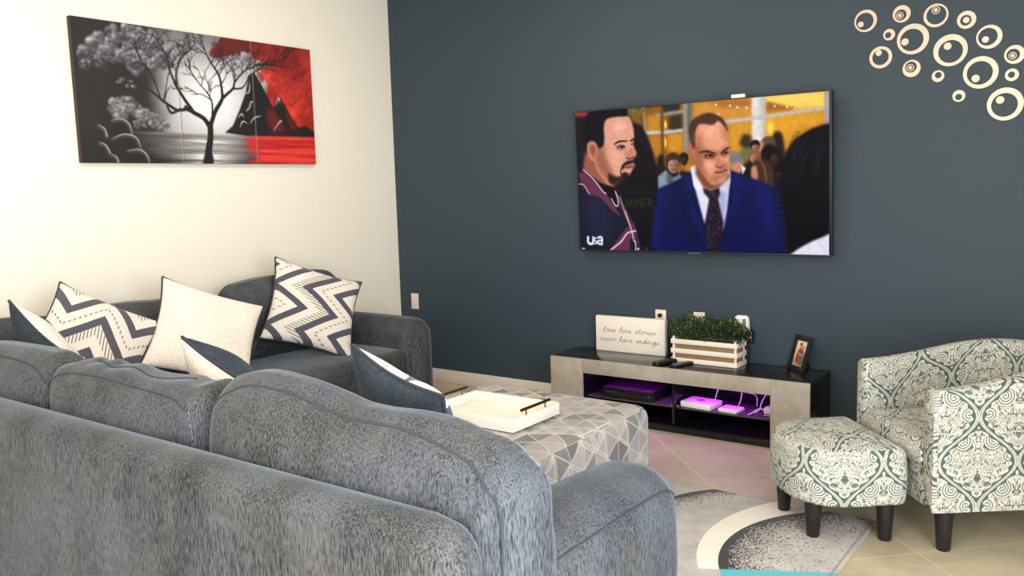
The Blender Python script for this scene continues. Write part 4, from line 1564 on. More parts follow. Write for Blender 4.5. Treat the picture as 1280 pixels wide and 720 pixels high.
P.poly(BB((2, 320), (40, 380), (70, 412), (110, 400), (134, 360), (140, 380), (96, 422), (62, 436), (32, 424), (0, 370)), (142, 90, 66), 1)
P.poly(BB((-16, 300), (-34, 262), (-32, 240), (-16, 236), (2, 260), (6, 310)), (196, 128, 100), .8, True)       # ear
P.poly(BB((-14, 250), (-10, 190), (4, 160), (50, 140), (100, 146), (124, 178), (132, 230), (138, 262), (137, 310), (136, 350), (124, 384), (98, 404), (72, 410), (44, 388), (20, 350), (0, 310)), (232, 172, 144), .5, True)
P.poly(BB((96, 330), (134, 330), (134, 362), (120, 388), (96, 404), (70, 408), (40, 384), (70, 380)), (186, 128, 102), 2.5, True)
P.poly(BB((-6, 262), (14, 268), (30, 340), (56, 392), (30, 370), (4, 320)), (176, 116, 90), 2.5, True)
P.poly(BB((110, 160), (128, 190), (134, 240), (118, 236), (112, 200)), (196, 136, 108), 2.5, True)
P.disc(B(58, 198), 12, (246, 196, 170), soft=1.0, ry=9, alpha=.8)
P.poly(BB((-22, 232), (-28, 180), (-10, 146), (30, 124), (66, 120), (108, 140), (126, 170), (132, 196), (114, 172), (92, 152), (70, 168), (30, 164), (8, 172), (-2, 210), (0, 262), (-12, 262)), (94, 66, 52), .8, True)
P.poly(BB((0, 200), (20, 215), (30, 262), (26, 320), (48, 380), (20, 350), (2, 310)), (168, 108, 84), 4, True, .8)
P.poly(BB((14, 272), (56, 270), (92, 282), (90, 306), (40, 308), (16, 296)), (176, 118, 94), 3, True)
P.poly(BB((98, 272), (136, 256), (136, 290), (106, 298)), (184, 124, 100), 2.5, True)
P.disc(B(52, 330), 9, (240, 186, 160), soft=1.0, ry=8, alpha=.7)
P.disc(B(98, 310), 3.2, (250, 204, 180), soft=1.0, ry=9, alpha=.8)
P.disc(B(108, 392), 6, (226, 168, 142), soft=1.0, ry=4, alpha=.7)
P.line(BB((16, 282), (46, 276), (84, 288)), [1.6, 2.6, 2.0], (84, 52, 40))
P.line(BB((104, 284), (122, 268), (138, 260)), [2.0, 2.4, 1.4], (84, 52, 40))
P.line(BB((90, 276), (94, 288)), .9, (150, 96, 74))
P.poly(BB((34, 290), (56, 284), (78, 290), (74, 302), (44, 304)), (138, 88, 68), 1.2, True)
P.poly(BB((100, 282), (120, 274), (134, 276), (130, 290), (106, 294)), (146, 94, 74), 1.2, True)
P.line(BB((40, 297), (58, 291), (76, 297)), 1.3, (48, 32, 30))
P.disc(B(50, 297), 1.1, (214, 196, 190), soft=.6, ry=.8)
P.disc(B(62, 296), 1.5, (40, 34, 36), soft=.5, ry=1.3)
P.line(BB((106, 286), (119, 279), (132, 281)), 1.2, (48, 32, 30))
P.disc(B(113, 285), 1.0, (214, 196, 190), soft=.6, ry=.7)
P.disc(B(122, 283), 1.4, (40, 34, 36), soft=.5, ry=1.2)
P.poly(BB((88, 280), (98, 300), (116, 330), (112, 340), (88, 338), (80, 326)), (206, 144, 118), 1.0, True)
P.line(BB((82, 336), (98, 342), (114, 336)), 1.6, (140, 86, 68))
P.line(BB((78, 362), (102, 362), (126, 352)), 1.7, (140, 72, 66))
P.line(BB((84, 372), (104, 373), (120, 366)), 1.0, (214, 150, 130))
# man at the left, in profile
P.poly(AA((62, 280), (120, 300), (180, 400), (190, 440), (130, 420), (54, 360)), (164, 108, 84), 1.5)
P.poly(AA((110, 140), (150, 132), (232, 130), (252, 148), (262, 180), (266, 215), (262, 240), (268, 268), (274, 288), (262, 304), (262, 318), (268, 332), (258, 352), (246, 372), (224, 384), (196, 404), (168, 418), (140, 392), (104, 330), (100, 230)), (224, 172, 150), .5, True)
P.poly(AA((104, 250), (140, 240), (150, 300), (176, 360), (190, 404), (150, 396), (108, 330)), (184, 128, 104), 3, True)
P.poly(AA((160, 366), (190, 380), (236, 372), (244, 366), (236, 384), (206, 400), (176, 414), (160, 396)), (60, 40, 38), 1.2, True)
P.disc(A(205, 176), 12, (246, 204, 186), soft=1.0, ry=9, alpha=.8)
P.disc(A(196, 300), 10, (238, 186, 164), soft=1.0, ry=12, alpha=.8)
P.poly(AA((60, 232), (54, 180), (62, 140), (90, 116), (150, 107), (212, 106), (236, 114), (234, 130), (190, 134), (150, 146), (140, 180), (142, 228), (134, 258), (112, 262), (100, 238), (84, 240), (74, 262)), (18, 16, 28), .5, True)
P.poly(AA((70, 260), (80, 236), (102, 236), (116, 258), (112, 300), (98, 318), (78, 300)), (206, 148, 124), .5, True)
P.poly(AA((82, 256), (100, 250), (106, 270), (98, 298), (86, 280)), (160, 104, 84), 1, True)
P.poly(AA((112, 280), (132, 262), (140, 300), (162, 352), (150, 380), (118, 340)), (160, 106, 86), 4, True, .6)
P.disc(A(244, 282), 4, (244, 196, 176), soft=1.0, ry=4, alpha=.8)
P.line(AA((184, 248), (204, 236), (236, 234)), [1.4, 2.4, 1.6], (44, 32, 34))
P.line(AA((250, 234), (262, 226), (268, 228)), 2.2, (50, 36, 36))
P.poly(AA((192, 258), (212, 250), (228, 256), (220, 268), (200, 266)), (126, 84, 72), 1, True)
P.line(AA((196, 260), (212, 254), (228, 259)), 1.3, (34, 26, 30))
P.disc(A(205, 260), 1.2, (224, 206, 200), soft=.6, ry=.8)
P.disc(A(215, 259), 1.5, (36, 28, 30), soft=.5, ry=1.3)
P.line(AA((252, 248), (264, 246)), 1.3, (40, 30, 32))
P.poly(AA((226, 292), (236, 272), (262, 262), (274, 284), (262, 304), (240, 306)), (204, 146, 124), 1.0, True)
P.line(AA((232, 304), (248, 306), (262, 300)), 1.5, (108, 68, 58))
P.poly(AA((214, 336), (236, 316), (262, 312), (268, 320), (250, 328), (232, 334), (218, 352)), (40, 28, 32), .5, True)
P.poly(AA((226, 340), (250, 332), (266, 332), (262, 342), (240, 350)), (176, 112, 100), .6, True)
P.line(AA((228, 344), (248, 339), (264, 338)), 1.0, (92, 52, 50))
P.poly(AA((212, 372), (224, 362), (240, 366), (238, 380), (220, 386)), (44, 32, 36), .8, True)
P.line(AA((216, 340), (210, 358), (214, 374)), 1.6, (60, 42, 42))
# his jacket
P.poly(AA((36, 366), (62, 356), (120, 400), (180, 440), (222, 500), (262, 580), (290, 660), (300, 720), (40, 720)), (34, 36, 62), .6)
P.poly(AA((60, 480), (130, 470), (180, 560), (160, 640), (80, 620)), (44, 48, 80), 6)
P.poly(AA((126, 408), (190, 426), (196, 470), (206, 540), (180, 500), (150, 452)), (14, 12, 18), .6)
P.poly(AA((36, 366), (64, 360), (110, 402), (148, 446), (186, 500), (214, 548), (176, 520), (128, 468), (80, 452), (52, 420)), (122, 66, 92), .6)
P.poly(AA((180, 428), (206, 460), (236, 520), (272, 590), (284, 640), (296, 690), (262, 620), (232, 560), (206, 500)), (104, 54, 80), .6)
P.poly(AA((158, 690), (196, 640), (226, 598), (262, 570), (274, 606), (248, 640), (250, 700)), (122, 62, 98), .8)
P.line(AA((38, 410), (58, 414), (74, 440), (82, 452)), 1.0, (210, 196, 210))
P.line(AA((56, 352), (96, 388), (136, 440), (150, 450)), 1.4, (214, 202, 206))
P.line(AA((172, 470), (190, 500), (200, 494), (198, 470), (188, 440)), 1.1, (232, 222, 214))
P.line(AA((206, 462), (232, 540), (262, 620), (276, 690)), 1.0, (196, 180, 196))
P.line(AA((166, 684), (212, 646), (238, 612), (272, 602)), 1.4, (240, 232, 240))
P.line(AA((228, 520), (252, 590), (262, 640), (272, 650), (270, 690)), .9, (220, 214, 220))
P.disc(A(282, 676), 2.0, (226, 222, 230), soft=.5)
P.disc(A(318, 676), 3.5, (90, 92, 130), soft=.5, ry=2.5)
P.poly(AA((300, 690), (330, 668), (372, 690), (372, 720), (300, 720)), (10, 10, 18), 1)
P.poly(AA((366, 700), (366, 560), (380, 430), (392, 424), (392, 700)), (14, 28, 96), 1.2)
# woman with dark hair at the right, from behind
P.poly(BB((560, 160), (520, 168), (470, 186), (410, 222), (370, 276), (350, 340), (338, 390), (345, 430), (352, 480), (368, 560), (376, 640), (384, 700), (560, 700)), (10, 9, 16), 1.2)
g_ = random.Random(2)
for _ in range(34):
    x, y = g_.uniform(390, 530), g_.uniform(190, 300)
    P.line(BB((x, y), (x - 24, y + 46), (x - 34, y + 100)), g_.uniform(.5, 1.1), g_.choice([(44, 46, 72), (30, 30, 50), (62, 66, 96), (40, 30, 34)]), alpha=.7)
for _ in range(14):
    x, y = g_.uniform(350, 440), g_.uniform(330, 430)
    P.line(BB((x, y), (x - 8, y + 30), (x + 6, y + 60)), .8, (30, 32, 58), alpha=.6)
P.poly(BB((382, 700), (420, 672), (470, 644), (520, 624), (560, 604), (560, 720), (382, 720)), (222, 220, 232), .7)
# channel bug: lower-case letters with a slanted S between them
wh = (226, 230, 240)
P.line(AA((76, 628), (76, 648), (84, 656), (94, 654), (98, 646)), 3.0, wh)
P.line(AA((97, 628), (97, 650)), 2.4, wh)
P.line(AA((112, 632), (103, 632), (101, 638), (110, 646), (112, 653), (103, 656)), 1.5, wh)
P.line(AA((118, 630), (128, 628), (133, 634), (133, 658)), 2.6, wh)
P.line(AA((132, 642), (120, 643), (117, 651), (124, 657), (132, 655)), 2.4, wh)
P.line(AA((52, 674), (62, 676)), 1.4, (214, 210, 206))
gn = value_noise(P.h, P.w, (60, 110), 3, 3) - .5
P.a = 255 * np.clip(P.a * (1 + .10 * gn[..., None]) / 255, 0, 1) ** 1.3
z0, z1 = 0.010, TVH - BZ
picture('screen', P.verts(), (-hw + BZ, 0.0025, z1), (hw - BR_, 0.0025, z1), (-hw + BZ, 0.0025, z0), vcol_mat('lit screen', 1.15, 0.25), tel)

# ------------------------------------------------------------------ three painted canvases on the white wall
CY0, CY1, CZ0, CZ1, CT = 2.383, 4.012, 1.656, 2.428, 0.032
W_, H_ = 330, 156
Q = Paint(W_, H_, [(85, 19.4), (385.6, 63.2), (391.5, 205.5), (99.8, 203.6)], 2)
vn = value_noise(Q.h, Q.w, (4, 9), 5)
vn2 = value_noise(Q.h, Q.w, (46, 4), 6)
vn3 = value_noise(Q.h, Q.w, (40, 6), 8, 3)


def base(u, v, a):
    e = np.clip((u - .235 + (vn - .5) * .08) / .14, 0, 1)
    e = e * e * (3 - 2 * e)
    core = np.exp(-(((u - .52) / .17) ** 2 + ((v - .50) / .34) ** 2))
    g = 30 + e * (128 + 92 * core)
    top = np.clip((0.30 - v) / .30, 0, 1)
    g = g * (1 - .30 * top * e)
    c = np.stack([g * .975, g * .975, g * 1.0], -1)
    left = np.clip((0.27 - u) / .08, 0, 1)[..., None]
    return c * (1 - left) + np.array((28, 24, 26)) * left


Q.grad(base)


def Cc(x, y):
    return (80 + x / 3.694, 15 + y / 3.694)


def Dd(x, y):
    return (230 + x / 4.0, 30 + y / 4.0)


# water
hz = 0.762


def water(u, v, a):
    m = np.clip((v - hz) / .008, 0, 1)[..., None]
    rip = np.clip((vn2 - .5) * 3.2, -1, 1)
    glow = np.clip(1.15 - abs(u - .50 + rip * .03) / (.10 + .16 * (1 - (v - hz) / (1 - hz)) ** .6 + .05), 0, 1)
    g = 22 + (150 + 70 * rip) * glow
    wcol = np.stack([g, g * .985, g * 1.0], -1)
    red = np.clip((u - .665 - rip * .05 - (v - hz) * .10 + .03) / .05, 0, 1)[..., None]
    r = np.stack([206 + 46 * rip, 46 + 30 * rip, 40 + 26 * rip], -1)
    wcol = wcol * (1 - red) + r * red
    return a * (1 - m) + wcol * m


def redsky(u, v, a):
    line = 0.775 - np.clip((.36 - v) * .55, 0, .115) + (vn - .5) * .10
    m = np.clip((u - line) / .012, 0, 1)[..., None]
    t = np.clip((vn - .35) * 2.6, 0, 1)
    dark = np.clip((.24 - v) / .24, 0, 1) * .3
    r = np.stack([150 + 84 * t, 28 + 40 * t, 24 + 30 * t], -1) * (1 - dark)[..., None]
    return a * (1 - m) + r * m


Q.grad(redsky)
g_ = random.Random(12)
for _ in range(240):      # lumpy red cloud bank
    x, y = g_.uniform(330, 640), g_.uniform(90, 540)
    if x < 340 + (y - 220) * .45:
        continue
    r = g_.uniform(2.5, 6.5)
    br = g_.uniform(.75, 1.12) * (1.0 if y > 220 else .8)
    Q.disc(Dd(x, y), r, (min(255, 236 * br), 74 * br, 54 * br), (150 * br, 26 * br, 20 * br), (-.4, -.7), .5, .55)
Q.poly([Dd(*p) for p in ((525, 275), (560, 255), (600, 230), (590, 262), (560, 275), (535, 285))], (112, 24, 22), .8, True)
Q.poly([Dd(*p) for p in ((122, 150), (165, 95), (200, 60), (300, 62), (330, 120), (320, 165), (270, 172), (220, 160), (180, 178), (140, 165))], (98, 22, 20), 1.2, True)
for _ in range(46):
    x, y = g_.uniform(140, 310), g_.uniform(85, 165)
    Q.disc(Dd(x, y), g_.uniform(2, 4.5), (150, 34, 28), (70, 16, 16), (-.4, -.7), .5, .6)


def puffs(region, n, r0, r1, hi, lo, seed, C):
    g = random.Random(seed)
    items = []
    xs = [p[0] for p in region]; ys = [p[1] for p in region]
    while len(items) < n:
        x, y = g.uniform(min(xs), max(xs)), g.uniform(min(ys), max(ys))
        ins = False
        for i in range(len(region)):
            xa, ya = region[i]; xb, yb = region[(i + 1) % len(region)]
            if (ya > y) != (yb > y) and x < (xb - xa) * (y - ya) / (yb - ya) + xa:
                ins = not ins
        if ins:
            items.append((y, x, g.uniform(r0, r1), g.uniform(.6, 1.1)))
    items.sort(key=lambda t: -t[2] + t[0] * 0.004)
    for y, x, r, b in items:
        ph = math.sin(x * .045 + seed) * math.sin(y * .06 + x * .02 + seed * 2)
        b *= 0.98 + 0.40 * ph
        Q.disc(C(x, y), r, tuple(min(255, c * b) for c in hi), tuple(c * (.5 + .5 * b) for c in lo), (-.35, -.8), .55, .9)


puffs([(60, 190), (120, 130), (190, 70), (290, 60), (370, 90), (440, 120), (480, 200), (500, 260), (400, 260), (330, 290), (280, 240), (180, 240), (80, 250)],
      300, 1.5, 7.0, (212, 212, 220), (46, 44, 52), 21, Cc)
puffs([(40, 190), (120, 190), (200, 270), (180, 292), (60, 240)], 26, 2, 4, (96, 96, 104), (34, 32, 38), 22, Cc)
puffs([(235, 325), (270, 312), (330, 330), (330, 350), (255, 345)], 16, 1.6, 3.4, (186, 186, 190), (52, 50, 56), 23, Cc)
puffs([(200, 460), (215, 410), (260, 395), (330, 405), (380, 450), (430, 480), (470, 520), (440, 545), (320, 530), (250, 490)], 130, 1.3, 5.6, (224, 224, 228), (60, 58, 64), 24, Cc)
puffs([(190, 190), (240, 165), (300, 145), (360, 190), (400, 215), (380, 240), (330, 250), (270, 220)], 70, 1.8, 4.6, (226, 226, 230), (142, 146, 158), 25, Dd)
Q.grad(water)
# rocks at lower left
for pts in (((215, 500), (260, 495), (295, 520), (310, 565)), ((150, 520), (180, 540), (192, 575)), ((215, 585), (270, 565), (325, 580), (350, 630)),
            ((155, 600), (185, 615), (205, 650)), ((285, 640), (340, 635), (375, 660), (390, 700)), ((210, 655), (235, 670), (245, 700))):
    Q.poly([Cc(*p) for p in pts] + [Cc(pts[-1][0], 720), Cc(pts[0][0] - 30, 720)], (20, 19, 21), .8)
    Q.line([Cc(p[0] - 3, p[1] + 6) for p in pts], 3.4, (64, 62, 64), alpha=.55)
    Q.line([Cc(*p) for p in pts], [.5, 1.3, 1.5, .4], (150, 148, 148))
# mountains
Q.poly([Dd(*p) for p in ((195, 545), (235, 510), (270, 430), (300, 350), (318, 262), (340, 245), (362, 280), (400, 350), (425, 405), (440, 420), (466, 366), (490, 405), (530, 480), (560, 520), (595, 512), (640, 545), (640, 566), (440, 562), (300, 560))], (20, 17, 18), .3)
Q.poly([Dd(*p) for p in ((410, 420), (440, 430), (500, 540), (430, 545), (400, 480))], (96, 22, 20), 2.5)
Q.poly([Dd(*p) for p in ((480, 400), (540, 500), (560, 535), (520, 530))], (92, 20, 18), 2)
for pts in (((300, 352), (318, 340), (322, 290)), ((262, 470), (280, 452), (290, 470)), ((316, 410), (330, 392), (338, 396)), ((320, 500), (345, 470), (378, 462)),
            ((270, 520), (284, 490), (310, 500)), ((448, 410), (464, 374), (470, 404)), ((435, 535), (470, 488), (478, 496)), ((300, 440), (316, 424), (330, 402))):
    Q.line([Dd(*p) for p in pts], [.6, 1.8, .5], (176, 172, 174), alpha=.9)
# tree
TB = (16, 13, 14)


def limb(C, pts, w):
    Q.line([C(*p) for p in pts], w, TB)


limb(Dd, [(110, 715), (112, 640), (122, 570), (122, 505)], [11, 9, 7.5, 7])
Q.poly([Dd(*p) for p in ((84, 715), (96, 650), (130, 650), (134, 715))], TB, .6, True)
limb(Dd, [(122, 520), (90, 475), (40, 445), (0, 418)], [6, 5, 4.4, 4])
limb(Cc, [(600, 472), (560, 452), (520, 456), (490, 440), (450, 412), (400, 370), (350, 338), (315, 300)], [4.6, 3.8, 3.2, 3, 2.6, 2, 1.3, .6])
limb(Cc, [(470, 436), (486, 466), (512, 462), (530, 448)], [2, 2.6, 2.4, 2])
limb(Cc, [(585, 456), (545, 400), (512, 340), (482, 268), (470, 210), (430, 140), (400, 90)], [3.8, 3.4, 2.8, 2.2, 1.7, 1.1, .5])
limb(Cc, [(516, 345), (514, 280), (535, 220), (575, 180), (600, 150)], [2.6, 2.2, 1.8, 1.3, .9])
limb(Cc, [(440, 404), (420, 340), (400, 290), (350, 230), (320, 150)], [1.8, 1.4, 1.1, .8, .4])
limb(Cc, [(455, 415), (462, 370), (472, 320)], [1.5, 1.1, .6])
limb(Cc, [(455, 420), (470, 370), (490, 345)], [1.3, .9, .5])
limb(Dd, [(126, 500), (148, 440), (180, 385), (182, 340), (168, 262), (130, 200), (100, 140), (82, 60)], [5.5, 4.8, 4, 3.2, 2.5, 1.9, 1.3, .5])
limb(Dd, [(150, 430), (190, 370), (236, 328), (250, 290), (300, 236), (350, 216), (420, 205)], [4, 3.6, 2.8, 2.2, 1.7, 1.2, .5])
limb(Dd, [(236, 328), (285, 322), (310, 285), (320, 262), (380, 228), (450, 240)], [2.2, 1.8, 1.4, 1.2, .9, .4])
limb(Dd, [(132, 478), (132, 400), (110, 350), (60, 290), (10, 210)], [2.6, 2, 1.5, 1, .5])
limb(Dd, [(132, 385), (80, 355), (30, 355)], [1.3, .9, .5])
g_ = random.Random(31)


def twig(C, x, y, ang, L, w, depth):
    pts = [(x, y)]
    for k in range(3):
        ang += g_.uniform(-.25, .25)
        x += math.cos(ang) * L / 3
        y -= math.sin(ang) * L / 3
        pts.append((x, y))
    Q.line([C(*p) for p in pts], [w, w * .85, w * .65, w * .45], TB)
    if depth:
        for _ in range(2):
            k = g_.choice((1, 2, 3))
            twig(C, pts[k][0], pts[k][1], ang + g_.choice((-1, 1)) * g_.uniform(.3, .75), L * .66, w * .62, depth - 1)


for (x, y, a) in ((470, 210, 1.2), (482, 268, .9), (440, 160, 2.1), (535, 220, .7), (575, 180, 1.5), (600, 150, 1.8), (400, 290, 2.2), (350, 230, 1.6), (420, 340, 2.4),
                  (400, 370, 2.6), (350, 338, 2.9), (472, 320, 1.6), (514, 280, 1.9), (545, 210, 2.2), (430, 140, 1.2), (450, 180, 2.4), (490, 240, 1.1), (380, 270, 2.6)):
    twig(Cc, x, y, a, 66, 1.0, 3)
for (x, y, a) in ((100, 140, 2.0), (130, 200, 1.2), (82, 100, 1.5), (168, 262, 1.3), (182, 300, .9), (250, 290, 1.6), (300, 236, .8), (350, 216, .5), (236, 328, 1.2), (60, 290, 2.0),
                  (110, 350, 1.3), (30, 250, 1.6), (80, 310, 1.5), (120, 370, 1.6), (150, 220, .8), (60, 355, 2.6), (320, 262, .6), (400, 210, .3), (110, 160, 2.5), (280, 260, 1.2)):
    twig(Dd, x, y, a, 78, 1.0, 3)
for _ in range(10):
    x = 300 + 20 * _
    twig(Dd, x, 235 - _ * 2, g_.uniform(.2, 1.2), 70, .8, 2)
for k in (0.378, 0.702):
    for side in (-1, 1):
        c0 = int(round(k * Q.w)) + (0 if side > 0 else -1)
        Q.a[:, c0] = Q.a[:, c0] * .45 + np.array((196, 186, 180)) * .55
Qv = Q.verts()
vm = vcol_mat('painted canvas', 0, 0.65)
cuts = [0.0, 0.378, 0.702, 1.0]
labs = ['left canvas of three, dark with pale clouds and rocks', 'middle canvas of three, a bare black tree before pale light',
        'right canvas of three, red sky over a black mountain']
n_u = Qv.shape[1]
for i in range(3):
    a, b_ = cuts[i], cuts[i + 1]
    y0, y1 = CY0 + (CY1 - CY0) * a, CY0 + (CY1 - CY0) * b_
    g0, g1 = (0 if i == 0 else 0.0004), (0 if i == 2 else 0.0004)
    root = empty('canvas_panel', (LX + 0.001, (y0 + y1) / 2, CZ0), 0, labs[i], 'painting', 'canvas triptych on the white wall')
    hy0, hy1 = y0 + g0 - (y0 + y1) / 2, y1 - g1 - (y0 + y1) / 2
    MB().rbox((0, hy0, 0), (CT, hy1, CZ1 - CZ0), 0.002).build('stretcher', MAT['canvas_edge'], root)
    i0, i1 = int(round(a * (n_u - 1))), int(round(b_ * (n_u - 1)))
    picture('painted_face', Qv[:, i0:i1 + 1], (CT + .0006, hy0 + .001, CZ1 - CZ0 - .001), (CT + .0006, hy1 - .001, CZ1 - CZ0 - .001), (CT + .0006, hy0 + .001, .001), vm, root)

# ------------------------------------------------------------------ barrel armchair and its footstool
ca, cb_ = math.cos(math.radians(41.3)), math.sin(math.radians(41.3))
CR = math.radians(41.3 - 90)
chair = empty('barrel_armchair', (-0.790, 3.748, 0), math.radians(38 - 90), 'paisley upholstered barrel armchair at the right edge of the room', 'armchair')
HWD, DEP, TK = 0.343, 0.70, 0.085


def upath(hw_, dep, n=56, e=2.6):
    """U from the near arm front round the back to the far arm front: (x, y)"""
    pts = []
    st_ = dep * 0.42
    for k in range(8):
        pts.append((hw_, st_ * k / 8))
    for k in range(n + 1):
        q = PI * k / n
        c, s_ = math.cos(q), math.sin(q)
        pts.append((hw_ * math.copysign(abs(c) ** (2 / e), c), st_ + (dep - st_) * abs(s_) ** (2 / e)))
    for k in range(7, -1, -1):
        pts.append((-hw_, st_ * k / 8))
    return pts


outer, inner = upath(HWD, DEP), upath(HWD - TK, DEP - TK)
V, Fc, UV = [], [], []
rows = []
uo = 0.0
prev = None
m = len(outer)
for i in range(m):
    o, n_ = outer[i], inner[i]
    if prev:
        uo += math.hypot(o[0] - prev[0], o[1] - prev[1])
    prev = o
    t = min(1, max(0, o[1] / DEP))
    zt = 0.640 + 0.088 * (t * t * (3 - 2 * t))
    ring = []
    R_ = 0.034
    prof = [(0, 0.165)] + [(0, 0.165 + (zt - R_ - 0.165) * k / 6) for k in range(1, 7)]
    for k in range(1, 5):
        q = PI / 2 * k / 4
        prof.append(((1 - math.cos(q)) * R_ / TK, zt - R_ + math.sin(q) * R_))
    for k in range(0, 5):
        q = PI / 2 * k / 4
        prof.append((1 - (1 - math.sin(q)) * R_ / TK, zt - R_ + math.cos(q) * R_))
    prof += [(1, zt - R_ - (zt - R_ - 0.25) * k / 4) for k in range(1, 5)]
    vv = 0
    last = None
    for (f_, z) in prof:
        x = o[0] + (n_[0] - o[0]) * f_
        y = o[1] + (n_[1] - o[1]) * f_
        if last:
            vv += math.hypot((f_ - last[0]) * TK, z - last[1])
        last = (f_, z)
        ring.append((len(V), (uo, 0.165 + vv)))
        V.append((x, y, z))
    rows.append(ring)
for i in range(m - 1):
    for k in range(len(rows[0]) - 1):
        a, b_, c, d = rows[i][k], rows[i][k + 1], rows[i + 1][k + 1], rows[i + 1][k]
        Fc.append((a[0], d[0], c[0], b_[0]))
        UV.append([a[1], d[1], c[1], b_[1]])
for row, flip in ((rows[0], False), (rows[-1], True)):
    f_ = [r[0] for r in row]
    # rounded arm front: a slightly bulged cap
    cx = sum(V[k][0] for k in f_) / len(f_)
    ring2 = []
    for k in f_:
        x, y, z = V[k]
        ring2.append(len(V))
        V.append((cx + (x - cx) * 0.82, y - 0.014, 0.165 + (z - 0.165) * 0.985))
    for k in range(len(f_) - 1):
        q = (f_[k], f_[k + 1], ring2[k + 1], ring2[k])
        q = q[::-1] if flip else q
        Fc.append(q)
        UV.append([(V[j][0] - (0.28 if not flip else -0.28), V[j][2]) for j in q])
    q = tuple(ring2 if not flip else ring2[::-1])
    Fc.append(q)
    UV.append([(V[j][0] - (0.28 if not flip else -0.28), V[j][2]) for j in q])
shell = mesh_obj('shell', V, Fc, MAT['paisley'], chair, angle=60, uvs=UV)


def plan_solid(name, plan, z0, z1, r, crown, mat, parent, uvo=(0, 0), seg=5):
    """a closed plan outline (x, y), extruded with rounded top and bottom edges and a crowned top"""
    n = len(plan)
    P2 = [np.array(p) for p in plan]
    c = sum(P2) / n
    nor = []
    for i in range(n):
        d = P2[(i + 1) % n] - P2[i - 1]
        d /= max(np.linalg.norm(d), 1e-9)
        nor.append(np.array([d[1], -d[0]]))
    area2 = sum(P2[i][0] * P2[(i + 1) % n][1] - P2[(i + 1) % n][0] * P2[i][1] for i in range(n))
    if area2 < 0:
        nor = [-x for x in nor]
    per = [0.0]
    for i in range(n):
        per.append(per[-1] + float(np.linalg.norm(P2[(i + 1) % n] - P2[i])))
    prof = []
    rb = min(0.012, r)
    for k in range(3):
        q = PI / 2 * k / 2
        prof.append((rb * (1 - math.sin(q)), z0 + rb * (1 - math.cos(q))))
    for k in range(1, 5):
        prof.append((0 - 0.006 * math.sin(PI * k / 5), z0 + rb + (z1 - r - z0 - rb) * k / 5))
    for k in range(seg + 1):
        q = PI / 2 * k / seg
        prof.append((r * (1 - math.cos(q)), z1 - r + r * math.sin(q)))
    V, Fc, UV = [], [], []
    rings = []
    for off, z in prof:
        rings.append(len(V))
        for i in range(n):
            p = P2[i] - nor[i] * off
            V.append((p[0], p[1], z))
    base_ring = [np.array(V[rings[-1] + i][:2]) for i in range(n)]
    K = 7
    for k in range(1, K):
        f_ = 1 - k / K
        rings.append(len(V))
        for i in range(n):
            p = c + (base_ring[i] - c) * f_
            V.append((p[0], p[1], z1 + crown * (1 - f_ * f_)))
    top = len(V)
    V.append((c[0], c[1], z1 + crown))
    nside = len(prof) - 1 - seg // 2
    sgn = 1 if area2 > 0 else -1
    for j in range(len(rings) - 1):
        for i in range(n):
            i2 = (i + 1) % n
            q = [rings[j] + i, rings[j] + i2, rings[j + 1] + i2, rings[j + 1] + i]
            if j < nside:
                uvq = [(per[i], V[q[0]][2]), (per[i + 1], V[q[1]][2]), (per[i + 1], V[q[2]][2]), (per[i], V[q[3]][2])]
            else:
                uvq = [(V[a][0], V[a][1]) for a in q]
            uvq = [(a + uvo[0], b + uvo[1]) for a, b in uvq]
            if sgn < 0:
                q, uvq = q[::-1], uvq[::-1]
            Fc.append(tuple(q)); UV.append(uvq)
    for i in range(n):
        q = [rings[-1] + i, rings[-1] + (i + 1) % n, top]
        q = q if sgn > 0 else q[::-1]
        Fc.append(tuple(q)); UV.append([(V[a][0] + uvo[0], V[a][1] + uvo[1]) for a in q])
    bq = [rings[0] + i for i in range(n)]
    bq = bq[::-1] if sgn > 0 else bq
    Fc.append(tuple(bq)); UV.append([(V[a][0], V[a][1]) for a in bq])
    return mesh_obj(name, V, Fc, mat, parent, angle=50, uvs=UV)


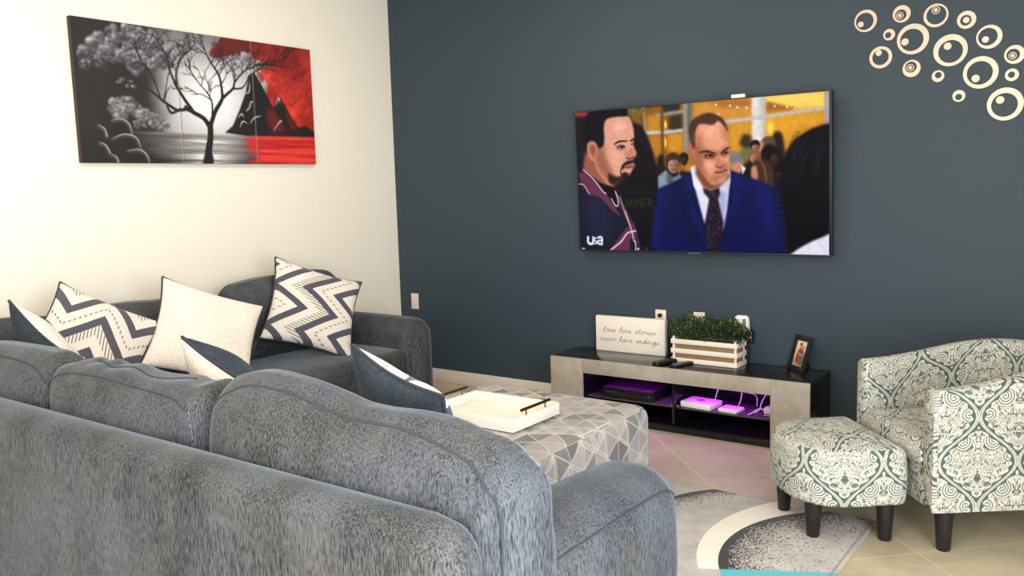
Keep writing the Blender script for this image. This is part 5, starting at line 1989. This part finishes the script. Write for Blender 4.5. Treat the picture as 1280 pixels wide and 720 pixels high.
iw, idp = HWD - TK - 0.002, DEP - TK - 0.002
seat_plan = [p for p in upath(iw, idp, 40)]
fr_pts = [(-iw + 2 * iw * k / 10, -0.018 - 0.016 * math.sin(PI * k / 10)) for k in range(0, 11)]
plan_solid('seat_cushion', seat_plan + fr_pts, 0.325, 0.425, 0.035, 0.02, MAT['paisley'], chair, (0.08, 0.0))
rail = [p for p in upath(iw, idp - .02, 40)]
rp = [(-iw + 2 * iw * k / 10, -0.006) for k in range(0, 11)]
plan_solid('front_rail', rail + rp, 0.165, 0.324, 0.006, 0, MAT['paisley'], chair, (0.02, 0.0))
for x, y in ((0.30, 0.055), (-0.30, 0.055), (0.26, 0.56), (-0.26, 0.56)):
    MB().lathe([(0.0235, 0), (0.026, 0.004), (0.036, 0.168)], 20, (x, y, 0)).build('leg', MAT['black_leg'], chair)

stool = empty('footstool', (-1.113, 3.503, 0), CR, 'D-shaped paisley footstool on black legs in front of the armchair', 'footstool')
RH, Y1 = 0.262, 0.345
plan = []
for k in range(41):
    q = PI + PI * k / 40
    c, s_ = math.cos(q), math.sin(q)
    plan.append((RH * math.copysign(abs(c) ** .80, c), 0.16 + 0.245 * (-abs(s_) ** .80)))
CRN = 0.05
for k in range(1, 9):
    plan.append((RH, 0.16 + (Y1 - CRN - 0.16) * k / 8))
for k in range(1, 7):
    q = PI / 2 * k / 6
    plan.append((RH - CRN + CRN * math.cos(q), Y1 - CRN + CRN * math.sin(q)))
plan += [(RH - CRN - (2 * RH - 2 * CRN) * k / 12, Y1) for k in range(1, 12)]
for k in range(0, 7):
    q = PI / 2 + PI / 2 * k / 6
    plan.append((-RH + CRN + CRN * math.cos(q), Y1 - CRN + CRN * math.sin(q)))
plan += [(-RH, 0.16 + (Y1 - CRN - 0.16) * (8 - k) / 8) for k in range(1, 8)]
plan_solid('upholstered_top', plan, 0.160, 0.392, 0.045, 0.03, MAT['paisley'], stool, (0.03, 0.02))
for x, y in ((0.145, 0.0), (-0.145, 0.0), (0.205, 0.272), (-0.205, 0.272)):
    MB().lathe([(0.0235, 0.009), (0.026, 0.013), (0.036, 0.163)] if y < .1 else [(0.0235, 0.0), (0.026, 0.004), (0.036, 0.163)], 20, (x, y, 0)).build('leg', MAT['black_leg'], stool)

# ------------------------------------------------------------------ rug
rug = MB().rbox((-3.05, 2.30, 0.0005), (-0.838, 3.69, 0.009), 0.003)
tag(rug.build('area_rug', MAT['rug']), 'grey rug with a white arc, black speckle and a teal edge under the footstool', 'rug')
